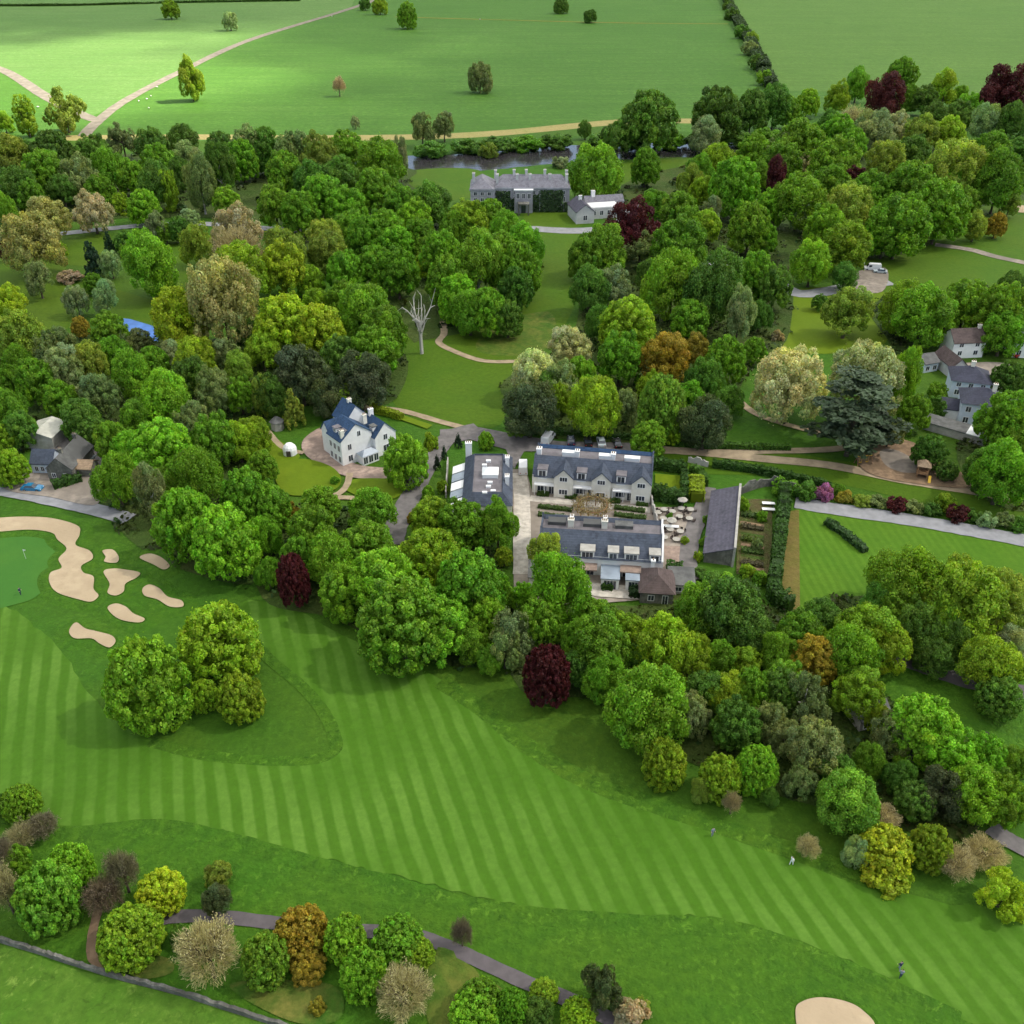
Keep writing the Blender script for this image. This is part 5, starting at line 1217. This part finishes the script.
hedge([(783, 494), (783, 510), (779, 540), (775, 575), (773, 600), (790, 612)], 2.2, 3.0, DG, 'tall dark hedge left of the bare strip and striped lawn')
hedge([(668, 444), (700, 447), (740, 449), (790, 450)], 1.3, 1.4, MG, 'long low hedge behind the main drive')
hedge([(372, 410), (388, 415), (402, 420)], 1.5, 1.6, YG, 'yellow-green hedge behind the white gabled house')
hedge([(536, 433), (580, 436), (634, 440)], 1.2, 1.2, DG, 'dark hedge behind the row of parked cars')
hedge([(720, -14), (732, 14), (748, 42), (771, 90)], 6, 4.5, (.04, .075, .022), 'dark field hedge running up between the two far meadows', None, 'field_hedge', .75, .15, 420, .7)
hedge([(-60, 6), (60, 6), (180, 3), (300, 1)], 2, 1.4, (.075, .15, .03), 'thin dark hedge line along the top left edge of the photo', None, 'field_hedge', .75, .15, 300, .4)
hedge([(54, 489), (68, 485), (82, 481)], 2.0, 1.8, DG, 'dark clipped hedge in front of the farmhouse')
hedge([(826, 524), (843, 535), (865, 553)], 1.5, 1.2, (.05, .11, .03), 'diagonal shrub bed cutting across the striped lawn')
hedge([(712, 467), (750, 472), (790, 480), (830, 490)], 1.5, 1.8, DG, 'dark hedge under the long lawn above the kitchen garden')
for px, l in (([(538, 508), (556, 510), (572, 512)], 'back row of low box hedge left of round pergola'), ([(538, 516), (552, 517.5), (565, 519)], 'front row of low box hedge left of round pergola'),
              ([(614, 509), (630, 511), (645, 513)], 'back row of low box hedge right of round pergola'), ([(614, 516), (630, 518), (646, 520)], 'middle row of low box hedge right of round pergola'), ([(617, 523), (632, 524.5), (646, 526)], 'front row of low box hedge right of round pergola')):
    hedge(px, 1.1, .8, (.075, .13, .03), l, 'box hedges of the formal garden', 'box_hedge', .18)
for u, l in ((537, 'first hedge bed from left below the upper terrace'), (565, 'second hedge bed from left below the upper terrace'), (608, 'third hedge bed from left below the upper terrace'), (636, 'rightmost hedge bed below the upper terrace')):
    y = 494 + (u - 532) * .1; hedge([(u, y + 1), (u + 12, y + 2)], 1.2, .9, (.06, .12, .02), l, 'front garden hedges', 'box_hedge', .18)
hedge([(601, 588), (613, 589)], 2.2, 1.6, DG, 'dark square hedge in the lower terrace garden', 'front garden hedges', 'box_hedge', .2)
hedge([(629, 595), (639, 596)], 2.4, 1.8, (.02, .05, .012), 'darkest square hedge by the brown tiled cottage', 'front garden hedges', 'box_hedge', .2)
hedge([(666, 572), (682, 573)], 2.6, 1.6, DG, 'dark round-ended hedge at the foot of cafe terrace', 'clipped garden hedges', 'hedge', .2)
sheet('pale_patio', [(575, 583), (662, 590), (655, 602), (596, 598), (578, 592)], M['paving'], False)
for k in range(5):
    y = 516 + k * 12
    hedge([(741, y), (752, y + 1.5), (763, y + 3)], 1.3, .8, ((.07, .13, .025), (.11, .10, .05), (.10, .16, .02))[k % 3], ('first', 'second', 'third', 'fourth', 'fifth')[k] + ' planted row from the top in the kitchen garden', 'planted rows of the kitchen garden', 'planted_row', .2, .3)
# round pergola: posts, ring beam, dry climbers
t = empty('round_pergola', G(592, 514), 0, 'round pergola wreathed in dry tan climbers between the two terraces', 'pergola')
for k in range(10):
    a = k * math.pi / 5; MB().box(3.0 * math.cos(a) - .09, 3.0 * math.cos(a) + .09, 3.0 * math.sin(a) - .09, 3.0 * math.sin(a) + .09, -.05, 2.2).build('post', M['timber'], t)
mb = MB(); nn = 24
for k in range(nn):
    a, b = 2 * math.pi * k / nn, 2 * math.pi * (k + 1) / nn
    mb.tube((3 * math.cos(a), 3 * math.sin(a), 2.3), (3 * math.cos(b), 3 * math.sin(b), 2.3), .12, .12, 5, False)
mb.build('ring_beam', M['timber'], t)
n = 1500; a = rs.uniform(0, 6.283, n); q = rs.normal(size=(n, 3)) * .42
p = np.stack([(3.0 + q[:, 0] * 1.5) * np.cos(a), (3.0 + q[:, 0] * 1.5) * np.sin(a), 2.25 + q[:, 2]], 1)
v, _ = leaf_cloud(rs, p, rs.normal(size=(n, 3)), .17, None)
o = link('climbers', cards_mesh('climbers', v, np.ones((n, 3)) * rs.uniform(.7, 1.3, (n, 1))), None, t); o.color = (.26, .21, .10, 1)
# ================================================================ VEHICLES
def make_car(paint, label, loc, rz, van=False, group=None):
    t = empty('parked_van' if van else 'parked_car', loc, rz, label, 'van' if van else 'car', group)
    Lc, Wc = (5.3, 2.0) if van else (4.4, 1.8)
    x = Lc / 2
    if van: prof = [(-x, .35), (x, .35), (x, .95), (x - .7, 1.15), (x - 1.35, 2.05), (x - 1.7, 2.25), (-x + .1, 2.25), (-x, 2.1)]
    else: prof = [(-x, .32), (x, .32), (x, .68), (x - .15, .78), (x - 1.15, .92), (-x + .55, .95), (-x + .05, .9), (-x, .75)]
    mb = MB(); n = len(prof)
    for s in (-1, 1):
        ring = [(px_, s * (Wc / 2 - (.12 if z > 1.1 else 0)), z) for px_, z in prof]; mb.poly(ring if s < 0 else ring[::-1])
    for i in range(n):
        j = (i + 1) % n; f = lambda q, s: (q[0], s * (Wc / 2 - (.12 if q[1] > 1.1 else 0)), q[1])
        mb.poly([f(prof[j], -1), f(prof[i], -1), f(prof[i], 1), f(prof[j], 1)])
    mb.build('body', M['car_' + paint], t)
    if van:
        MB().poly([(x - .76, -.8, 1.24), (x - .76, .8, 1.24), (x - 1.30, .76, 2.02), (x - 1.30, -.76, 2.02)][::1]).build('windscreen', M['glass'], t).location = (.03, 0, .02)
        for s in (-1, 1): MB().box(x - 2.3, x - 1.35, s * .9 - .015, s * .9 + .015, 1.25, 1.9).build('side_window', M['glass'], t)
    else:
        c = MB(); zb, zt = .925, 1.42; a0, a1, b0, b1 = x - 1.25, x - 1.95, -x + 1.25, -x + .6
        lo = [(a0, -.82, zb), (a0, .82, zb), (b1, .82, zb), (b1, -.82, zb)]; hi = [(a1, -.62, zt), (a1, .62, zt), (b0, .62, zt), (b0, -.62, zt)]
        for i in range(4):
            j = (i + 1) % 4; c.poly([lo[i], lo[j], hi[j], hi[i]])
        c.build('windows', M['glass'], t); MB().box(b0 - .05, a1 + .05, -.64, .64, zt - .01, zt + .05).build('roof', M['car_' + paint], t)
    for sx in (x - .85, -x + .85):
        for s in (-1, 1):
            w_ = MB().tube((sx, s * (Wc / 2 - .2), .33), (sx, s * (Wc / 2 + .02), .33), .33, .33, 12).build('wheel', M['black'], t)
            MB().tube((sx, s * (Wc / 2 + .021), .33), (sx, s * (Wc / 2 + .04), .33), .18, .18, 8).build('hubcap', M['metal'], w_)
    for s in (-1, 1):
        MB().box(x - .04, x + .02, s * .62 - .16, s * .62 + .16, .6 if not van else .75, .72 if not van else .9).build('headlight', M['white'], t)
        MB().box(-x - .02, -x + .04, s * .62 - .14, s * .62 + .14, .66, .82).build('tail_light', M['redplastic'], t)
    return t
PG = 'cars parked behind the upper terrace'
make_car('white', 'white van parked behind the upper cottage terrace', G(548, 441), R(70), True)
make_car('navy', 'dark navy car next to the white van behind upper terrace', G(571, 442.5), R(88), False, PG)
make_car('black', 'black car parked between navy and silver cars', G(588, 443.5), R(90), False, PG)
make_car('silver', 'silver car in the row behind the upper terrace', G(601, 444), R(92), False, PG)
make_car('black', 'black car right of the silver car behind upper terrace', G(617, 445), R(94), False, PG)
make_car('slate', 'slate blue car at the right end of the row by the drive', G(650, 450), R(95), False, PG)
make_car('white', 'white van parked at the top of courtyard lane', G(523, 470), R(90), True)
make_car('white', 'white car standing highest in the right hand car park', G(861, 263), R(80), False, 'cars in the right hand car park')
make_car('white', 'white van in the right hand car park', G(872, 270), R(170), True)
make_car('silver', 'silver car at the right end of the car park', G(880, 273), R(165), False, 'cars in the right hand car park')
make_car('blue', 'bright blue car parked by the farm road', G(33, 490), R(-4))
make_car('white', 'white car in the dark yard behind the farmhouse', G(73, 430), R(20))
make_car('silver', 'silver car at the right side of the farmhouse', G(88, 462), R(80))
make_car('red', 'red car by the house at the right edge', G(1018, 356), R(30))
# ================================================================ CAFE, PLAYGROUND, GOLF
def table0(loc, label, group):
    t = empty('cafe_table', loc, 0, label, 'table', group)
    mb = MB(); r = .75; n = 14
    top = [(r * math.cos(2 * math.pi * k / n), r * math.sin(2 * math.pi * k / n), .75) for k in range(n)]; bot = [(a, b, .70) for a, b, _ in top]
    mb.poly(top); mb.poly(bot[::-1])
    for k in range(n): mb.poly([bot[k], bot[(k + 1) % n], top[(k + 1) % n], top[k]])
    mb.build('tabletop', M['parasol'], t); MB().tube((0, 0, .0), (0, 0, .70), .05, .05, 6).build('leg', M['metal'], t); MB().tube((0, 0, 0), (0, 0, .05), .3, .28, 8).build('base', M['metal'], t)
    return t
def chair0(loc, label, group):
    t = empty('cafe_chair', loc, 0, label, 'chair', group)
    MB().box(-.24, .24, -.24, .24, .42, .47).build('seat', M['darktimber'], t); MB().box(-.24, .24, .2, .25, .475, .9).build('backrest', M['darktimber'], t)
    for a in (-1, 1):
        for b in (-1, 1): MB().box(a * .2 - .025, a * .2 + .025, b * .2 - .025, b * .2 + .025, 0, .415).build('leg', M['darktimber'], t)
    return t
def parasol0(loc, label, group):
    t = empty('parasol', loc, 0, label, 'parasol', group)
    mb = MB(); n = 8; r = 1.05
    for k in range(n):
        a, b = 2 * math.pi * k / n, 2 * math.pi * (k + 1) / n
        mb.poly([(r * math.cos(a), r * math.sin(a), 2.15), (r * math.cos(b), r * math.sin(b), 2.15), (0, 0, 2.65)]); mb.poly([(r * math.cos(b), r * math.sin(b), 2.0), (r * math.cos(b), r * math.sin(b), 2.15), (r * math.cos(a), r * math.sin(a), 2.15), (r * math.cos(a), r * math.sin(a), 2.0)])
    mb.build('canopy', M['parasol'], t); MB().tube((0, 0, 0), (0, 0, 2.64), .035, .03, 6).build('pole', M['metal'], t); MB().tube((0, 0, 0), (0, 0, .12), .32, .3, 8).build('base', M['concrete'], t)
    return t
TAB = [(658, 515), (664, 512), (663, 521), (672, 514), (672, 522), (681, 511), (679, 519), (690, 512), (689, 521), (670, 532), (680, 534), (664, 540), (676, 542)]
PAR = {5, 9}
t0 = c0_ = p0_ = None; rr = random.Random(12)
TL = 'small pale round cafe table on the gravel terrace'; CL = 'dark wooden cafe chair beside a pale table on the terrace'; PL = 'cream parasol over a cafe table on the gravel terrace'
for i, (x, y) in enumerate(TAB):
    p = G(x, y)
    if t0 is None: t0 = table0(p, TL, 'tables on the cafe terrace')
    else: dup(t0, p)
    for k in range(rr.choice((3, 4))):
        a = rr.uniform(0, 6.28); q = p + Vector((math.cos(a) * 1.05, math.sin(a) * 1.05, 0))
        if c0_ is None: c0_ = chair0(q, CL, 'chairs on the cafe terrace'); c0_.rotation_euler = (0, 0, a - math.pi / 2)
        else: dup(c0_, q, a - math.pi / 2)
    if i in PAR:
        q = p + Vector((.3, 1.1, 0))
        if p0_ is None: p0_ = parasol0(q, PL, 'parasols on the cafe terrace')
        else: dup(p0_, q, rr.uniform(0, 1))
for (x, y), l in (((668, 529), 'long white trestle table across the middle of the cafe terrace'), ((768, 506), 'white trestle table at the top right of kitchen garden'), ((768, 512), 'white trestle table nearer the tall hedge in kitchen garden')):
    t = empty('trestle_table', G(x, y), R(-6), l, 'table')
    ln_ = 4.2 if x < 700 else 2.6
    MB().box(-ln_ / 2, ln_ / 2, -.45, .45, .72, .78).build('tabletop', M['white'], t)
    for s in (-1, 1): MB().box(s * ln_ * .4 - .04, s * ln_ * .4 + .04, -.35, .35, 0, .715).build('leg', M['metal'], t)
# climbing tower
t = empty('climbing_tower', G(921, 477), R(-20), 'orange-brown wooden climbing tower with pointed roof in the playground', 'play tower'); t.scale = (.8, .8, .78)
for a in (-1, 1):
    for b in (-1, 1): MB().box(a * 1.3 - .12, a * 1.3 + .12, b * 1.3 - .12, b * 1.3 + .12, 0, 4.2).build('post', M['timber'], t)
MB().box(-1.5, 1.5, -1.5, 1.5, 1.6, 1.78).build('deck', M['timber'], t)
MB().box(-1.45, 1.45, -1.47, -1.42, 1.8, 2.5).box(-1.45, 1.45, 1.42, 1.47, 1.8, 2.5).build('railing', M['timber'], t)
mb = MB(); ap = (0, 0, 5.7); q4 = [(-1.8, -1.8, 4.1), (1.8, -1.8, 4.1), (1.8, 1.8, 4.1), (-1.8, 1.8, 4.1)]
for k in range(4): mb.poly([q4[k], q4[(k + 1) % 4], ap])
mb.poly(q4[::-1]); mb.build('roof', M['tiletan'], t)
MB().prism([(-3.8, .1), (-1.5, 1.7), (-1.5, 1.6), (-3.8, 0)], 1.6, 2.3, 'x').build('slide', M['yellow'], t)
MB().prism([(1.5, 1.6), (4.2, 0), (4.0, 0), (1.5, 1.45)], -1.4, 1.4, 'x').build('ramp', M['timber'], t)
t = empty('play_frame', G(863, 464), R(10), 'small yellow and orange play frame left of wooden climbing tower', 'play frame')
for a in (-1, 1): MB().tube((a * 1.7, -.9, 0), (a * 1.7, 0, 2.1), .09, .09, 6).tube((a * 1.7, .9, 0), (a * 1.7, 0, 2.1), .09, .09, 6).build('leg', M['timber'], t)
MB().tube((-1.8, 0, 2.1), (1.8, 0, 2.1), .1, .1, 6).build('crossbar', M['yellow'], t)
for x in (-.8, .8): MB().box(x - .3, x + .3, -.15, .15, .5, .56).box(x - .28, x - .25, -.02, .02, .56, 2.1).box(x + .25, x + .28, -.02, .02, .56, 2.1).build('swing_seat', M['yellow'], t)
# golf flag and people
t = empty('golf_flag', G(26, 559), 0, 'white flag on a thin pole standing on the putting green', 'flag')
MB().tube((0, 0, 0), (0, 0, 2.3), .03, .02, 6).build('pole', M['white'], t)
MB().poly([(0, .012, 2.28), (.55, .03, 2.1), (0, .012, 1.85)]).poly([(0, -.012, 1.85), (.55, -.03, 2.1), (0, -.012, 2.28)]).build('flag', M['cloth_white'], t)
def person(loc, rz, shirt, trousers, label, pose=0, group=None):
    J = {'pelvis': (0, 0, .95), 'chest': (0, -.02, 1.32), 'neck': (0, -.02, 1.5), 'head': (0, -.03, 1.62), 'crown': (0, -.03, 1.74)}
    E_, R_ = [('pelvis', 'chest'), ('chest', 'neck'), ('neck', 'head'), ('head', 'crown')], {'pelvis': .15, 'chest': .17, 'neck': .065, 'head': .10, 'crown': .085}
    st = .18 * pose
    for s, nm in ((-1, 'l'), (1, 'r')):
        J['hip' + nm] = (s * .1, 0, .88); J['knee' + nm] = (s * .11, s * st * .8 - .03, .5); J['foot' + nm] = (s * .12, s * st * 1.3, .06); J['toe' + nm] = (s * .13, s * st * 1.3 - .18, .04)
        J['sh' + nm] = (s * .2, -.01, 1.42); J['el' + nm] = (s * .27, -.05 - s * st * .4, 1.14); J['ha' + nm] = (s * .24, -.22 - s * st * .4, .94)
        E_ += [('pelvis', 'hip' + nm), ('hip' + nm, 'knee' + nm), ('knee' + nm, 'foot' + nm), ('foot' + nm, 'toe' + nm), ('chest', 'sh' + nm), ('sh' + nm, 'el' + nm), ('el' + nm, 'ha' + nm)]
        R_.update({'hip' + nm: .11, 'knee' + nm: .075, 'foot' + nm: .055, 'toe' + nm: .045, 'sh' + nm: .075, 'el' + nm: .05, 'ha' + nm: .042})
    ks = list(J); me = bpy.data.meshes.new('tmp'); me.from_pydata([J[k] for k in ks], [(ks.index(a), ks.index(b)) for a, b in E_], [])
    o = bpy.data.objects.new('tmp', me); col.objects.link(o)
    md = o.modifiers.new('s', 'SKIN'); o.modifiers.new('u', 'SUBSURF').levels = 1
    for i, k in enumerate(ks):
        me.skin_vertices[0].data[i].radius = (R_[k], R_[k] * .85); me.skin_vertices[0].data[i].use_root = (k == 'pelvis')
    dg = bpy.context.evaluated_depsgraph_get(); m2 = bpy.data.meshes.new_from_object(o.evaluated_get(dg)); bpy.data.objects.remove(o); m2.name = 'person'
    m2.materials.clear()
    for k in (shirt, trousers, 'skin', 'hair', 'black'): m2.materials.append(M[k])
    for f in m2.polygons:
        c = f.center; f.use_smooth = True
        f.material_index = 4 if c.z < .1 else 1 if c.z < .98 and abs(c.x) < .21 else (3 if c.z > 1.66 or (c.z > 1.56 and c.y > 0) else 2) if c.z > 1.49 else (2 if c.z < 1.12 and abs(c.x) > .19 else 0)
    ob = link('person', m2); ob.location = loc; ob.rotation_euler = (0, 0, rz)
    return tag(ob, label, 'person', group)
person(G(899, 970), R(200), 'cloth_navy', 'cloth_grey', 'golfer in dark top walking on the lower right fairway, farther of two', 1)
person(G(900, 978), R(170), 'cloth_grey', 'cloth_navy', 'golfer in pale grey top on the lower right fairway, nearer of two', .6)
person(G(791, 865), R(120), 'cloth_white', 'cloth_white', 'person in white by the small bare bush at the fairway edge', .8)
person(G(712, 836), R(20), 'cloth_grey', 'cloth_grey', 'person in grey standing at the upper fairway edge', .3)
person(G(21, 595), R(80), 'cloth_navy', 'cloth_navy', 'person in dark clothes standing on the putting green', .4)
# sheep
def sheep0(loc):
    t = empty('sheep', loc, 0, 'white sheep grazing in the far meadow', 'sheep', 'sheep in the far meadow')
    bm = bmesh.new(); bmesh.ops.create_icosphere(bm, subdivisions=2, radius=1)
    for v in bm.verts: v.co = Vector((v.co.x * .62, v.co.y * .34, v.co.z * .34 + .72)) * (1 + .03 * math.sin(v.co.x * 40 + v.co.z * 31))
    hd = bmesh.ops.create_icosphere(bm, subdivisions=1, radius=1)
    for v in hd['verts']: v.co = Vector((v.co.x * .2 + .78, v.co.y * .12, v.co.z * .14 + .62 - v.co.x * .06))
    me = bpy.data.meshes.new('body'); bm.to_mesh(me); bm.free(); link('body', me, M['fleece'], t)
    for a in (-.36, .36):
        for b in (-.16, .16): MB().tube((a, b, 0), (a, b, .5), .045, .06, 6).build('leg', M['darktimber'], t)
    return t
s0 = None
for x, y in ((332, 17), (480, 20), (139, 102), (147, 100), (149, 109), (151, 97), (38, 108), (157, 88)):
    if s0 is None: s0 = sheep0(G(x, y))
    else: dup(s0, G(x, y), rr.uniform(0, 6.28))
bpy.context.view_layer.update()
